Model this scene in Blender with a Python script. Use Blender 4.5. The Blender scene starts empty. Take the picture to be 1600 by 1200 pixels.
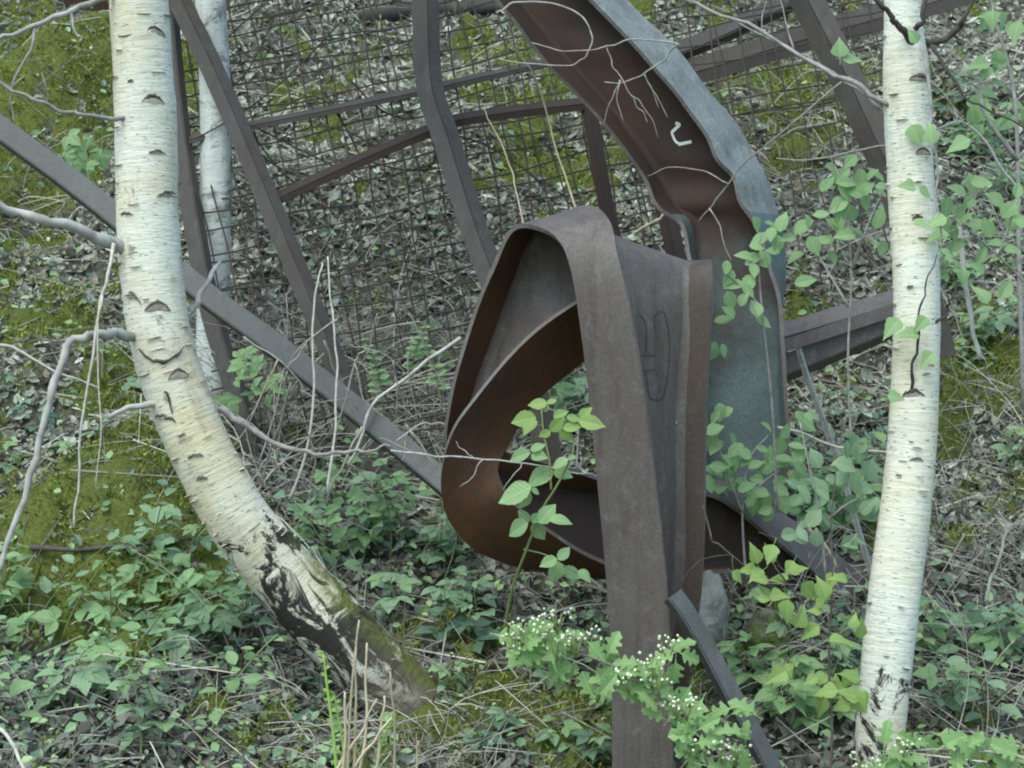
import bpy, math, random
import numpy as np
from mathutils import Vector, Matrix
from mathutils.bvhtree import BVHTree

R = math.radians
rnd = random.Random(7)
npr = np.random.RandomState(11)
sc = bpy.context.scene
COL = sc.collection

# ------------------------------------------------------------------ camera
EYE = 1.5
HF = R(28.0)
cam_d = bpy.data.cameras.new("camera")
cam = bpy.data.objects.new("camera", cam_d)
COL.objects.link(cam)
cam.location = (0, 0, EYE)
cam.rotation_euler = (R(90), 0, 0)
cam_d.sensor_width = 36
cam_d.lens = 18 / math.tan(HF / 2)
cam_d.clip_end = 500
cam_d.dof.use_dof = True
cam_d.dof.focus_distance = 4.55
cam_d.dof.aperture_fstop = 13
sc.camera = cam
F = 800 / math.tan(HF / 2)

# ------------------------------------------------------------------ light
SUN_EL, SUN_AZ = R(58), R(-150)      # high, soft light from the left and a little behind the camera
world = bpy.data.worlds.new("World")
sc.world = world
world.use_nodes = True
wn = world.node_tree.nodes
bg = wn["Background"]
sky = wn.new("ShaderNodeTexSky")
sky.sky_type = 'NISHITA'
sky.sun_disc = False
sky.sun_elevation = SUN_EL
sky.sun_rotation = SUN_AZ
sky.dust_density = 2.0
sky.air_density = 1.0
sky.ozone_density = 0.4
world.node_tree.links.new(sky.outputs[0], bg.inputs[0])
bg.inputs[1].default_value = 0.15
sun_d = bpy.data.lights.new("sun", 'SUN')
sun_d.energy = 0.7
sun_d.angle = R(40)
sun_d.color = (1.0, 0.96, 0.9)
sun = bpy.data.objects.new("sun", sun_d)
COL.objects.link(sun)
sdir = Vector((math.sin(SUN_AZ) * math.cos(SUN_EL), math.cos(SUN_AZ) * math.cos(SUN_EL), math.sin(SUN_EL)))
sun.rotation_euler = (-sdir).to_track_quat('-Z', 'Y').to_euler()
sc.view_settings.view_transform = 'Standard'
sc.view_settings.look = 'None'
sc.view_settings.gamma = 1
sc.view_settings.exposure = 1.45
sc.view_settings.use_white_balance = True     # the camera's white balance leans to green
sc.view_settings.white_balance_temperature = 6150
sc.view_settings.white_balance_tint = -6
sc.render.engine = 'CYCLES'
sc.cycles.use_denoising = True
sc.cycles.filter_width = 2.0
sc.cycles.max_bounces = 6
sc.cycles.transparent_max_bounces = 4


# ------------------------------------------------------------------ helpers
def at(px, py, Y):
    return Vector(((px - 800) / F * Y, Y, EYE + (600 - py) / F * Y))


LAT = npr.rand(256, 256)


def vnoise(x, y):
    x = np.asarray(x, float); y = np.asarray(y, float)
    xi = np.floor(x).astype(int); yi = np.floor(y).astype(int)
    fx = x - xi; fy = y - yi
    fx = fx * fx * (3 - 2 * fx); fy = fy * fy * (3 - 2 * fy)
    a = LAT[xi & 255, yi & 255]; b = LAT[(xi + 1) & 255, yi & 255]
    c = LAT[xi & 255, (yi + 1) & 255]; d = LAT[(xi + 1) & 255, (yi + 1) & 255]
    return (a * (1 - fx) + b * fx) * (1 - fy) + (c * (1 - fx) + d * fx) * fy


def fbm(x, y, o=4):
    s = 0; a = 0.5; t = 0
    for i in range(o):
        s = s + a * vnoise(x * 2 ** i + 17.3 * i, y * 2 ** i + 5.1 * i); t += a; a *= 0.5
    return s / t


# ---- ground height (x, Y) -> world z
PY = np.array([-12, 0, 3, 4, 4.6, 5.2, 6, 7, 8, 9, 11, 14, 25, 60, 150.])
PZ = np.array([-1.7, -1.5, -1.25, -1.0, -.78, -.50, -.07, .68, 1.43, 2.15, 3.3, 4.2, 5.5, 7, 9.])
# hollows and humps: centre x, Y, radius, height
BUMPS = []


def gz_base(x, y):
    x = np.asarray(x, float); y = np.asarray(y, float)
    z = sum(np.interp(y + d, PY, PZ) for d in (-.3, -.15, 0, .15, .3)) / 5
    z = z - 0.05 * np.clip(x, -3, 3) * np.clip((6 - y) / 2, 0, 1)
    amp = np.clip((y - 3) / 2, 0.3, 1)
    z = z + amp * ((fbm(x * 1.3 + 3, y * 1.3, 3) - .5) * .22 + (fbm(x * 5 + 40, y * 5, 3) - .5) * .10)
    # stepped ledges on the bank
    led = fbm(x * 1.0 + 80, y * .6, 2)
    ph = (y + led * 1.2) * 1.15
    z = z + np.clip((y - 5.2) / 1, 0, 1) * np.clip((11 - y) / 2, 0, 1) * 0.10 * (np.clip((ph - np.floor(ph)) * 3.2, 0, 1) - (ph - np.floor(ph)))
    return z + EYE


def gz(x, y):
    z = gz_base(x, y)
    for bx_, by_, r_, h_ in BUMPS:
        z = z + h_ * np.exp(-((x - bx_) ** 2 + (y - by_) ** 2) / (r_ * r_))
    return z


def hit(px, py):
    ys = np.arange(3.6, 12, .01)
    xs = (px - 800) / F * ys
    zs = EYE + (600 - py) / F * ys
    below = zs <= gz(xs, ys)
    i = int(np.argmax(below)) if below.any() else len(ys) - 1
    return Vector((xs[i], ys[i], float(gz(xs[i], ys[i]))))


for px, py, r_, h_ in ((60, 330, .26, -.20), (150, 400, .16, -.12), (640, 690, .24, -.28), (1150, 850, .18, -.22), (1290, 850, .14, -.10),
                       (520, 690, .2, -.18), (100, 160, .3, .10), (180, 790, .33, .13), (640, 25, .35, -.2), (760, 20, .2, -.15),
                       (710, 1120, .22, .12), (1230, 300, .25, -.08), (1560, 560, .3, .08), (60, 960, .22, -.08), (1520, 720, .22, -.1), (20, 20, .3, .08)):
    p_ = hit(px, py)
    BUMPS.append((p_.x, p_.y, r_, h_))

MOSS = []
for px, py, r_, w_ in ((190, 790, .36, 1.1), (70, 470, .30, .8), (200, 620, .25, .9), (100, 140, .5, 1.1), (250, 900, .22, .8), (40, 620, .25, .8),
                       (1545, 600, .28, .7), (1500, 420, .2, .5), (680, 120, .4, .65), (880, 240, .4, .65), (480, 130, .3, .5), (1240, 150, .3, .6),
                       (1250, 480, .2, .5), (900, 1120, .28, .9), (1110, 1060, .15, .8), (500, 250, .3, .4), (1560, 830, .2, .5), (700, 1090, .2, .8), (1000, 60, .4, .5), (30, 20, .3, .7)):
    p_ = hit(px, py)
    MOSS.append((p_.x, p_.y, r_, w_))


def mossmask(x, y):
    m = np.zeros_like(np.asarray(x, float))
    for bx_, by_, r_, w_ in MOSS:
        m = np.maximum(m, w_ * np.exp(-(((x - bx_) ** 2 + (y - by_) ** 2) / (r_ * r_)) ** 1.5))
    n = fbm(x * 6 + 9, y * 6 + 2, 5)
    n2 = fbm(x * 22 + 3, y * 22 + 8, 3)
    return np.clip((m * 1.0 + (n - .5) * 2.2 + (n2 - .5) * 1.3 - .36) * 2.4, 0, 1)


# ------------------------------------------------------------------ materials
def newmat(name):
    m = bpy.data.materials.new(name)
    m.use_nodes = True
    nt = m.node_tree
    for n in list(nt.nodes):
        if n.type == 'BSDF_PRINCIPLED':
            bs = n
    return m, nt, bs


def node(nt, kind, **kw):
    n = nt.nodes.new(kind)
    for k, v in kw.items():
        setattr(n, k, v)
    return n


def ramp(nt, src, stops):
    r = node(nt, "ShaderNodeValToRGB")
    e = r.color_ramp.elements
    while len(e) < len(stops):
        e.new(0.5)
    for i, (p, c) in enumerate(stops):
        e[i].position = p
        e[i].color = (c, c, c, 1) if isinstance(c, (int, float)) else (*c, 1)
    nt.links.new(src, r.inputs[0])
    return r.outputs[0]


def noise(nt, vec, scale, detail=4, rough=.55, dist=0):
    n = node(nt, "ShaderNodeTexNoise")
    n.inputs["Scale"].default_value = scale
    n.inputs["Detail"].default_value = detail
    n.inputs["Roughness"].default_value = rough
    n.inputs["Distortion"].default_value = dist
    if vec is not None:
        nt.links.new(vec, n.inputs["Vector"])
    return n.outputs["Fac"]


def mix(nt, fac, a, b, mode='MIX'):
    m = node(nt, "ShaderNodeMix", data_type='RGBA', blend_type=mode)
    for sock, v in ((m.inputs[0], fac), (m.inputs[6], a), (m.inputs[7], b)):
        if hasattr(v, "links"):
            nt.links.new(v, sock)
        elif isinstance(v, (int, float)):
            sock.default_value = v
        else:
            sock.default_value = (*v, 1)
    return m.outputs[2]


def bump(nt, bs, h, strength=.4, dist=.01):
    b = node(nt, "ShaderNodeBump")
    b.inputs["Strength"].default_value = strength
    b.inputs["Distance"].default_value = dist
    nt.links.new(h, b.inputs["Height"])
    nt.links.new(b.outputs[0], bs.inputs["Normal"])


def mul(nt, a, b, op='MULTIPLY'):
    m = node(nt, "ShaderNodeMath", operation=op)
    for s, v in ((m.inputs[0], a), (m.inputs[1], b)):
        if hasattr(v, "links"):
            nt.links.new(v, s)
        else:
            s.default_value = v
    return m.outputs[0]


def steel(name, c1, c2, rust, amount, rough=.62, spec=.45):
    m, nt, bs = newmat(name)
    tc = node(nt, "ShaderNodeTexCoord").outputs["Object"]
    n1 = noise(nt, tc, 5, 5, .6)
    n2 = noise(nt, tc, 60, 4, .7)
    n3 = noise(nt, tc, 260, 2, .6)
    base = mix(nt, ramp(nt, n1, [(.3, 0), (.7, 1)]), c1, c2)
    base = mix(nt, ramp(nt, n1, [(.5 - amount * .35, 0), (.95 - amount * .5, 1)]), base, rust)
    base = mix(nt, ramp(nt, n2, [(.35, 0), (.75, .55)]), base, rust)
    mpn = node(nt, "ShaderNodeMapping"); nt.links.new(tc, mpn.inputs[0]); mpn.inputs["Scale"].default_value = (34, 34, 3.2)
    n4 = noise(nt, mpn.outputs[0], 1, 5, .7)
    base = mix(nt, ramp(nt, n4, [(.48, 0), (.68, .6)]), base, tuple(x * .5 for x in rust))
    n5 = noise(nt, tc, 22, 6, .75, .5)
    base = mix(nt, ramp(nt, n5, [(.54, 0), (.66, .6)]), base, tuple(min(1, x * 1.4) for x in c1))
    base = mix(nt, ramp(nt, n3, [(.35, .45), (.65, 0)]), base, (.02, .014, .012))
    nt.links.new(base, bs.inputs["Base Color"])
    bs.inputs["Roughness"].default_value = rough
    bs.inputs["Specular IOR Level"].default_value = spec
    bump(nt, bs, n2, .25, .004)
    return m


M_grey = steel("weathered_steel", (.112, .097, .088), (.092, .088, .083), (.090, .054, .038), .25)
M_blue = steel("bluish_steel", (.115, .15, .155), (.09, .118, .12), (.08, .085, .078), .25, .5, .5)
M_rust = steel("red_rust", (.044, .027, .019), (.034, .024, .019), (.125, .050, .015), .42, .8, .25)
M_rust2 = steel("brown_rust", (.072, .060, .052), (.062, .050, .043), (.070, .042, .029), .3, .7, .35)
M_edge = steel("worn_edge", (.16, .155, .148), (.13, .12, .113), (.12, .075, .055), .2, .6, .4)
M_dark = steel("dark_rust_and_shade", (.030, .020, .016), (.024, .018, .015), (.040, .020, .012), .5, .75, .3)  # dark rust, deepened to carry the shade inside the arch
M_flat = steel("flat_bar_steel", (.062, .069, .070), (.050, .056, .057), (.06, .048, .04), .15, .55, .5)
M_purple = steel("brown_angle_steel", (.064, .059, .050), (.050, .047, .041), (.060, .039, .028), .35, .65, .4)
M_light = steel("pale_outer_flange", (.225, .24, .225), (.19, .205, .192), (.13, .11, .095), .1, .55, .5)


def arch_web_mat():
    m, nt, bs = newmat("rust_to_bluish_steel")
    tc = node(nt, "ShaderNodeTexCoord").outputs["Object"]
    sx = node(nt, "ShaderNodeSeparateXYZ"); nt.links.new(tc, sx.inputs[0])
    n1 = noise(nt, tc, 6, 6, .65); n2 = noise(nt, tc, 70, 4, .7); n3 = noise(nt, tc, 260, 2, .6)
    rust = mix(nt, ramp(nt, n1, [(.35, 0), (.7, 1)]), (.030, .019, .014), (.052, .023, .012))
    blue = mix(nt, ramp(nt, n1, [(.3, 0), (.7, 1)]), (.115, .15, .155), (.085, .11, .112))
    k = mul(nt, sx.outputs[2], mul(nt, n1, .9), 'ADD')
    base = mix(nt, ramp(nt, mul(nt, k, .5), [(.56, 0), (.78, 1)]), blue, rust)
    base = mix(nt, ramp(nt, n2, [(.5, 0), (.75, .4)]), base, (.045, .032, .024))
    base = mix(nt, ramp(nt, n3, [(.35, .4), (.65, 0)]), base, (.02, .016, .014))
    nt.links.new(base, bs.inputs["Base Color"])
    bs.inputs["Roughness"].default_value = .7
    bs.inputs["Specular IOR Level"].default_value = .25
    bump(nt, bs, n2, .25, .004)
    return m


M_archweb = arch_web_mat()
M_wire = steel("rusted_wire", (.060, .051, .042), (.042, .035, .030), (.065, .044, .032), .5, .8, .3)

# bark
def bark(name, white, cream, grime=0.5, blots=.64):
    m, nt, bs = newmat(name)
    uv = node(nt, "ShaderNodeUVMap").outputs[0]
    sep = node(nt, "ShaderNodeSeparateXYZ"); nt.links.new(uv, sep.inputs[0])
    v = mul(nt, sep.outputs[1], .5)
    tc = node(nt, "ShaderNodeTexCoord").outputs["Object"]
    def mapped(sx, sz):
        q = node(nt, "ShaderNodeMapping"); nt.links.new(uv, q.inputs[0]); q.inputs["Scale"].default_value = (sx, sz, 1)
        return q.outputs[0]
    big = noise(nt, tc, 4, 4, .6)
    base = mix(nt, ramp(nt, big, [(.42, 0), (.66, 1)]), white, cream)
    fine = noise(nt, mapped(16, 90), 1, 4, .65)
    base = mix(nt, ramp(nt, fine, [(.48, 0), (.72, .28)]), base, (.42, .36, .25))
    peel = noise(nt, mapped(6, 30), 1, 5, .7)
    base = mix(nt, ramp(nt, peel, [(.60, 0), (.68, .4)]), base, (.34, .29, .21))
    lent = noise(nt, mapped(60, 300), 1, 1, .5)
    base = mix(nt, ramp(nt, lent, [(.66, 0), (.71, .85)]), base, (.06, .05, .042))
    lent2 = noise(nt, mapped(26, 190), 1.3, 1, .5)
    base = mix(nt, ramp(nt, lent2, [(.70, 0), (.75, .8)]), base, (.07, .058, .048))
    vert = noise(nt, mapped(24, 2.6), 1, 5, .75)
    base = mix(nt, ramp(nt, vert, [(.56, 0), (.72, .45 * grime + .1)]), base, (.20, .175, .14))
    blot = noise(nt, mapped(9, 9), 1, 5, .75, .8)
    base = mix(nt, ramp(nt, blot, [(blots, 0), (blots + .07, .7)]), base, (.07, .06, .05))
    crack = noise(nt, mapped(13, 6.5), 1, 5, .72, .9)
    low = ramp(nt, v, [(.30, 1), (.52, 0)])
    cm = mul(nt, ramp(nt, mul(nt, crack, mul(nt, low, .16), 'ADD'), [(.59, 0), (.645, 1)]), ramp(nt, v, [(.48, 1), (.56, 0)]))
    base = mix(nt, cm, base, (.028, .024, .021))
    bn = mul(nt, v, mul(nt, noise(nt, tc, 22, 4, .6), .16), 'ADD')
    base = mix(nt, ramp(nt, bn, [(.28, .95), (.37, 0)]), base, mix(nt, noise(nt, tc, 60, 4, .7), (.055, .043, .032), (.16, .125, .09)))
    geo = node(nt, "ShaderNodeNewGeometry")
    sn = node(nt, "ShaderNodeSeparateXYZ"); nt.links.new(geo.outputs["Normal"], sn.inputs[0])
    up = ramp(nt, sn.outputs[2], [(.22, 0), (.5, 1)])
    mn = ramp(nt, noise(nt, tc, 26, 5, .65), [(.36, 0), (.56, 1)])
    mm = mul(nt, mul(nt, up, mn), ramp(nt, v, [(.35, 1), (.45, 0)]))
    base = mix(nt, mm, base, mix(nt, noise(nt, tc, 90, 3, .7), (.05, .06, .015), (.15, .16, .04)))
    nt.links.new(base, bs.inputs["Base Color"])
    bs.inputs["Roughness"].default_value = .72
    bs.inputs["Specular IOR Level"].default_value = .22
    hb = mul(nt, mul(nt, peel, .7), mul(nt, fine, mul(nt, cm, .8), 'SUBTRACT'), 'ADD')
    bump(nt, bs, hb, .5, .008)
    return m


M_bark = bark("silver_birch_bark", (.56, .54, .45), (.50, .43, .275), .75, .60)
M_bark2 = bark("white_birch_bark", (.60, .585, .50), (.54, .48, .325), .5, .62)
M_bark3 = bark("far_birch_bark", (.46, .47, .44), (.36, .36, .33), .9, .53)


def simple(name, c1, c2, scale=20, rough=.75, spec=.3, bumps=.3):
    m, nt, bs = newmat(name)
    tc = node(nt, "ShaderNodeTexCoord").outputs["Object"]
    n = noise(nt, tc, scale, 5, .65)
    oi = node(nt, "ShaderNodeObjectInfo").outputs["Random"]
    base = mix(nt, ramp(nt, n, [(.32, 0), (.68, 1)]), c1, c2)
    base = mix(nt, 1.0, base, ramp(nt, oi, [(0, .72), (1, 1.15)]), 'MULTIPLY')
    nt.links.new(base, bs.inputs["Base Color"])
    bs.inputs["Roughness"].default_value = rough
    bs.inputs["Specular IOR Level"].default_value = spec
    bump(nt, bs, n, bumps, .006)
    return m


M_cane = simple("dry_cane", (.50, .46, .39), (.32, .28, .23), 60)
M_twig = simple("grey_twig", (.36, .335, .31), (.20, .175, .16), 50)
M_branch = simple("pale_branch_bark", (.48, .455, .41), (.28, .255, .22), 30)
M_dtwig = simple("dark_twig", (.085, .066, .055), (.05, .04, .033), 40)
M_straw = simple("straw", (.48, .41, .28), (.33, .26, .17), 40)
M_scar = simple("bark_scar", (.12, .10, .085), (.045, .038, .033), 60)
M_scarfill = simple("scar_tissue", (.44, .385, .29), (.22, .18, .135), 70)
M_gstem = simple("green_stem", (.20, .25, .08), (.15, .17, .07), 30)
M_log = simple("old_log", (.055, .046, .038), (.03, .027, .024), 14)
M_chalk = simple("white_paint", (.62, .63, .6), (.45, .46, .44), 80)
M_ink = simple("faded_marker", (.032, .038, .038), (.06, .06, .058), 160)
M_bud = simple("white_bud", (.70, .71, .52), (.54, .60, .36), 90, .55)


def stone(name, c1, c2, mossy):
    m, nt, bs = newmat(name)
    tc = node(nt, "ShaderNodeTexCoord").outputs["Object"]
    n = noise(nt, tc, 18, 6, .7)
    base = mix(nt, ramp(nt, n, [(.3, 0), (.7, 1)]), c1, c2)
    if mossy:
        base = mix(nt, ramp(nt, noise(nt, tc, 9, 4), [(.42, 0), (.55, 1)]), base, (.105, .12, .03))
    nt.links.new(base, bs.inputs["Base Color"])
    bs.inputs["Roughness"].default_value = .9
    bump(nt, bs, n, .8, .02)
    return m


M_stone = stone("pale_stone", (.26, .255, .22), (.14, .135, .118), False)
M_root = stone("mossy_root_bark", (.13, .11, .082), (.06, .048, .037), True)
M_mstone = stone("mossy_stone", (.17, .16, .13), (.09, .085, .07), True)


def leafmat(name, c1, c2, trans=.35, rough=.5, pale=None):
    m, nt, bs = newmat(name)
    oi = node(nt, "ShaderNodeObjectInfo").outputs["Random"]
    tc = node(nt, "ShaderNodeTexCoord").outputs["Object"]
    n = noise(nt, tc, 55, 3, .6)
    base = mix(nt, ramp(nt, oi, [(0, 0), (1, 1)]), c1, c2)
    base = mix(nt, ramp(nt, n, [(.4, 0), (.75, .35)]), base, tuple(x * .55 for x in c2))
    sx = node(nt, "ShaderNodeSeparateXYZ"); nt.links.new(tc, sx.inputs[0])
    ay = node(nt, "ShaderNodeMath", operation='ABSOLUTE'); nt.links.new(sx.outputs[1], ay.inputs[0])
    rib = ramp(nt, ay.outputs[0], [(.008, .55), (.03, 0)])
    base = mix(nt, rib, base, tuple(min(1, x * 1.35 + .03) for x in c2))
    vein = node(nt, "ShaderNodeMath", operation='SINE')
    nt.links.new(mul(nt, mul(nt, sx.outputs[0], mul(nt, ay.outputs[0], .7), 'SUBTRACT'), 52.0), vein.inputs[0])
    base = mix(nt, ramp(nt, vein.outputs[0], [(.6, 0), (.95, .14)]), base, tuple(x * .7 for x in c1))
    pn = noise(nt, node(nt, "ShaderNodeNewGeometry").outputs["Position"], 9, 3, .6)
    base = mix(nt, ramp(nt, pn, [(.45, 0), (.75, .45)]), base, tuple(x * .6 for x in c1))
    blem = noise(nt, node(nt, "ShaderNodeNewGeometry").outputs["Position"], 120, 2, .6)
    base = mix(nt, ramp(nt, blem, [(.70, 0), (.76, .6)]), base, (.16, .12, .05))
    bump(nt, bs, vein.outputs[0], .2, .012)
    nt.links.new(base, bs.inputs["Base Color"])
    bs.inputs["Roughness"].default_value = rough
    bs.inputs["Specular IOR Level"].default_value = .4
    tr = node(nt, "ShaderNodeBsdfTranslucent")
    nt.links.new(mix(nt, .5, base, tuple(min(1, x * 1.5) for x in c1)), tr.inputs[0])
    ms = node(nt, "ShaderNodeMixShader"); ms.inputs[0].default_value = trans
    out = [q for q in nt.nodes if q.type == 'OUTPUT_MATERIAL'][0]
    nt.links.new(bs.outputs[0], ms.inputs[1]); nt.links.new(tr.outputs[0], ms.inputs[2])
    nt.links.new(ms.outputs[0], out.inputs[0])
    return m


M_lyoung = leafmat("young_leaf", (.24, .36, .155), (.32, .44, .20), .42)
M_lmid = leafmat("bramble_leaf", (.21, .31, .175), (.31, .415, .24), .40)
M_lold = leafmat("old_bramble_leaf", (.08, .135, .08), (.135, .20, .125), .25, .42)
M_lyel = leafmat("yellow_green_leaf", (.25, .36, .095), (.33, .43, .13), .45)
M_lhaw = leafmat("hawthorn_leaf", (.24, .37, .13), (.32, .45, .18), .42)


def vcolmat(name, rough=.8, spec=.25, trans=0.0):
    m, nt, bs = newmat(name)
    a = node(nt, "ShaderNodeVertexColor"); a.layer_name = "Col"
    nt.links.new(a.outputs[0], bs.inputs["Base Color"])
    bs.inputs["Roughness"].default_value = rough
    bs.inputs["Specular IOR Level"].default_value = spec
    return m


M_litter = vcolmat("dead_leaves", .62, .45)
M_moss = vcolmat("moss_blades", .85, .15)
M_cover = vcolmat("small_green_leaves", .5, .4)

mg, nt, bs = newmat("woodland_soil")
tc = node(nt, "ShaderNodeTexCoord").outputs["Object"]
att = node(nt, "ShaderNodeAttribute"); att.attribute_name = "moss"
n1 = noise(nt, tc, 9, 6, .65); n2 = noise(nt, tc, 70, 5, .7); n3 = noise(nt, tc, 160, 3, .7)
soil = mix(nt, ramp(nt, n1, [(.3, 0), (.7, 1)]), (.070, .066, .050), (.115, .110, .086))
soil = mix(nt, ramp(nt, n2, [(.52, 0), (.68, .8)]), soil, (.21, .205, .165))
mossc = mix(nt, ramp(nt, n2, [(.3, 0), (.7, 1)]), (.085, .105, .02), (.18, .205, .045))
mossc = mix(nt, ramp(nt, n3, [(.4, 0), (.7, .7)]), mossc, (.05, .05, .02))
col = mix(nt, ramp(nt, mul(nt, mul(nt, n2, .6), att.outputs["Fac"], 'ADD'), [(.62, 0), (.85, 1)]), soil, mossc)
nt.links.new(col, bs.inputs["Base Color"])
bs.inputs["Roughness"].default_value = .95
bs.inputs["Specular IOR Level"].default_value = .15
bump(nt, bs, mul(nt, n2, mul(nt, n3, .5), 'ADD'), .9, .02)
M_ground = mg


# ------------------------------------------------------------------ mesh helpers
def mesh_np(name, v, f, mats, smooth=True, cols=None, uv=None, fmat=None):
    """v Nx3, f MxK (constant K)"""
    v = np.asarray(v, np.float32); f = np.asarray(f, np.int32)
    me = bpy.data.meshes.new(name)
    me.vertices.add(len(v)); me.vertices.foreach_set("co", v.ravel())
    k = f.shape[1]
    me.loops.add(f.size); me.loops.foreach_set("vertex_index", f.ravel())
    me.polygons.add(len(f))
    me.polygons.foreach_set("loop_start", np.arange(0, f.size, k, dtype=np.int32))
    me.polygons.foreach_set("loop_total", np.full(len(f), k, np.int32))
    me.polygons.foreach_set("use_smooth", np.full(len(f), smooth, bool))
    if fmat is not None:
        me.polygons.foreach_set("material_index", np.asarray(fmat, np.int32))
    for m in (mats if isinstance(mats, (list, tuple)) else [mats]):
        me.materials.append(m)
    if cols is not None:
        a = me.color_attributes.new("Col", 'FLOAT_COLOR', 'POINT')
        c = np.ones((len(v), 4), np.float32); c[:, :3] = cols
        a.data.foreach_set("color", c.ravel())
    if uv is not None:
        l = me.uv_layers.new(name="UVMap")
        l.data.foreach_set("uv", np.asarray(uv, np.float32)[f.ravel()].ravel())
    me.update(calc_edges=True)
    return me


def tag(o, label=None, cat=None, group=None, kind=None):
    if label: o["label"] = label
    if cat: o["category"] = cat
    if group: o["group"] = group
    if kind: o["kind"] = kind
    return o


def link(name, me, parent=None, loc=None):
    o = bpy.data.objects.new(name, me)
    COL.objects.link(o)
    if loc is not None: o.location = loc
    if parent is not None:
        o.parent = parent
    return o


def root(name, loc, label, cat, group=None):
    o = bpy.data.objects.new(name, None)
    o.empty_display_size = .1
    COL.objects.link(o)
    o.location = loc
    return tag(o, label, cat, group)


def wloc(o):
    p = Vector((0, 0, 0))
    while o is not None:
        p = p + o.location
        o = o.parent
    return p


def child(name, v, f, mats, par, **kw):
    """world-space geometry, stored relative to the parent's location"""
    v = np.asarray(v, float) - np.array(wloc(par))
    return link(name, mesh_np(name, v, f, mats, **kw), par)


def catmull(P, n):
    """P: K x D control points; n samples per span"""
    P = np.asarray(P, float)
    Q = np.vstack([2 * P[0] - P[1], P, 2 * P[-1] - P[-2]])
    out = []
    for i in range(1, len(Q) - 2):
        t = np.linspace(0, 1, n, endpoint=False)[:, None]
        a, b, c, d = Q[i - 1], Q[i], Q[i + 1], Q[i + 2]
        out.append(.5 * ((2 * b) + (-a + c) * t + (2 * a - 5 * b + 4 * c - d) * t ** 2 + (-a + 3 * b - 3 * c + d) * t ** 3))
    out.append(P[-1:])
    return np.vstack(out)


def tube_geo(path, rad, seg=6, bumpy=0.0, uv0=0.0, closed=True):
    P = np.asarray(path, float); n = len(P)
    rad = np.asarray(rad, float) * np.ones(n)
    T = np.gradient(P, axis=0); T /= np.linalg.norm(T, axis=1)[:, None] + 1e-9
    ref = np.array([0, -1.0, 0.15])
    if abs(np.dot(T.mean(0) / (np.linalg.norm(T.mean(0)) + 1e-9), ref)) > .85: ref = np.array([1.0, 0, 0])
    A = np.cross(T, ref); A /= np.linalg.norm(A, axis=1)[:, None] + 1e-9
    B = np.cross(T, A)
    th = np.linspace(0, 2 * np.pi, seg + 1)
    L = np.concatenate([[0], np.cumsum(np.linalg.norm(np.diff(P, axis=0), axis=1))])
    rr = rad[:, None] * np.ones((n, seg + 1))
    if bumpy:
        rr = rr * (1 + bumpy * (vnoise(np.cos(th)[None] * 1.6 + 20 + 0 * L[:, None], L[:, None] * 7 + np.sin(th)[None] * 1.6) - .5)
                   + .5 * bumpy * (vnoise(np.cos(th)[None] * 4 + 20, L[:, None] * 26 + np.sin(th)[None] * 4) - .5))
    V = P[:, None] + rr[..., None] * (np.cos(th)[None, :, None] * A[:, None] + np.sin(th)[None, :, None] * B[:, None])
    V = V.reshape(-1, 3)
    i, j = np.meshgrid(np.arange(n - 1), np.arange(seg), indexing='ij')
    s = seg + 1
    f = np.stack([i * s + j, i * s + j + 1, (i + 1) * s + j + 1, (i + 1) * s + j], -1).reshape(-1, 4)
    uv = np.stack([np.tile(th * rad.mean(), n), np.repeat(L + uv0, s)], -1)
    # caps
    nb = len(V)
    V = np.vstack([V, P[:1], P[-1:]])
    uv = np.vstack([uv, [[0, uv0]], [[0, uv0 + L[-1]]]])
    cap = [[j + 1, j, nb, nb] for j in range(seg)] + [[(n - 1) * s + j, (n - 1) * s + j + 1, nb + 1, nb + 1] for j in range(seg)]
    tri = np.array(cap)
    # degenerate quads are avoided: make them two-vertex fans with distinct midpoints
    extra = []
    ff = []
    for a, b, c, _ in tri:
        ff.append([a, b, c, len(V) + len(extra)])
        extra.append((V[a] + V[c]) / 2)
    uv = np.vstack([uv, np.zeros((len(extra), 2))])
    V = np.vstack([V, np.array(extra)])
    f = np.vstack([f, np.array(ff)])
    return V, f, uv


def join(geos):
    vs, fs, k = [], [], 0
    for g in geos:
        vs.append(g[0]); fs.append(np.asarray(g[1]) + k); k += len(g[0])
    return np.vstack(vs), np.vstack(fs)


def ppath(pts, n=6):
    """pixel control points (px,py,Y) -> smooth world path"""
    W = np.array([list(at(*p)) for p in pts])
    return catmull(W, n) if len(W) > 2 else np.array([W[0] + (W[1] - W[0]) * t for t in np.linspace(0, 1, n)])


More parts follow.
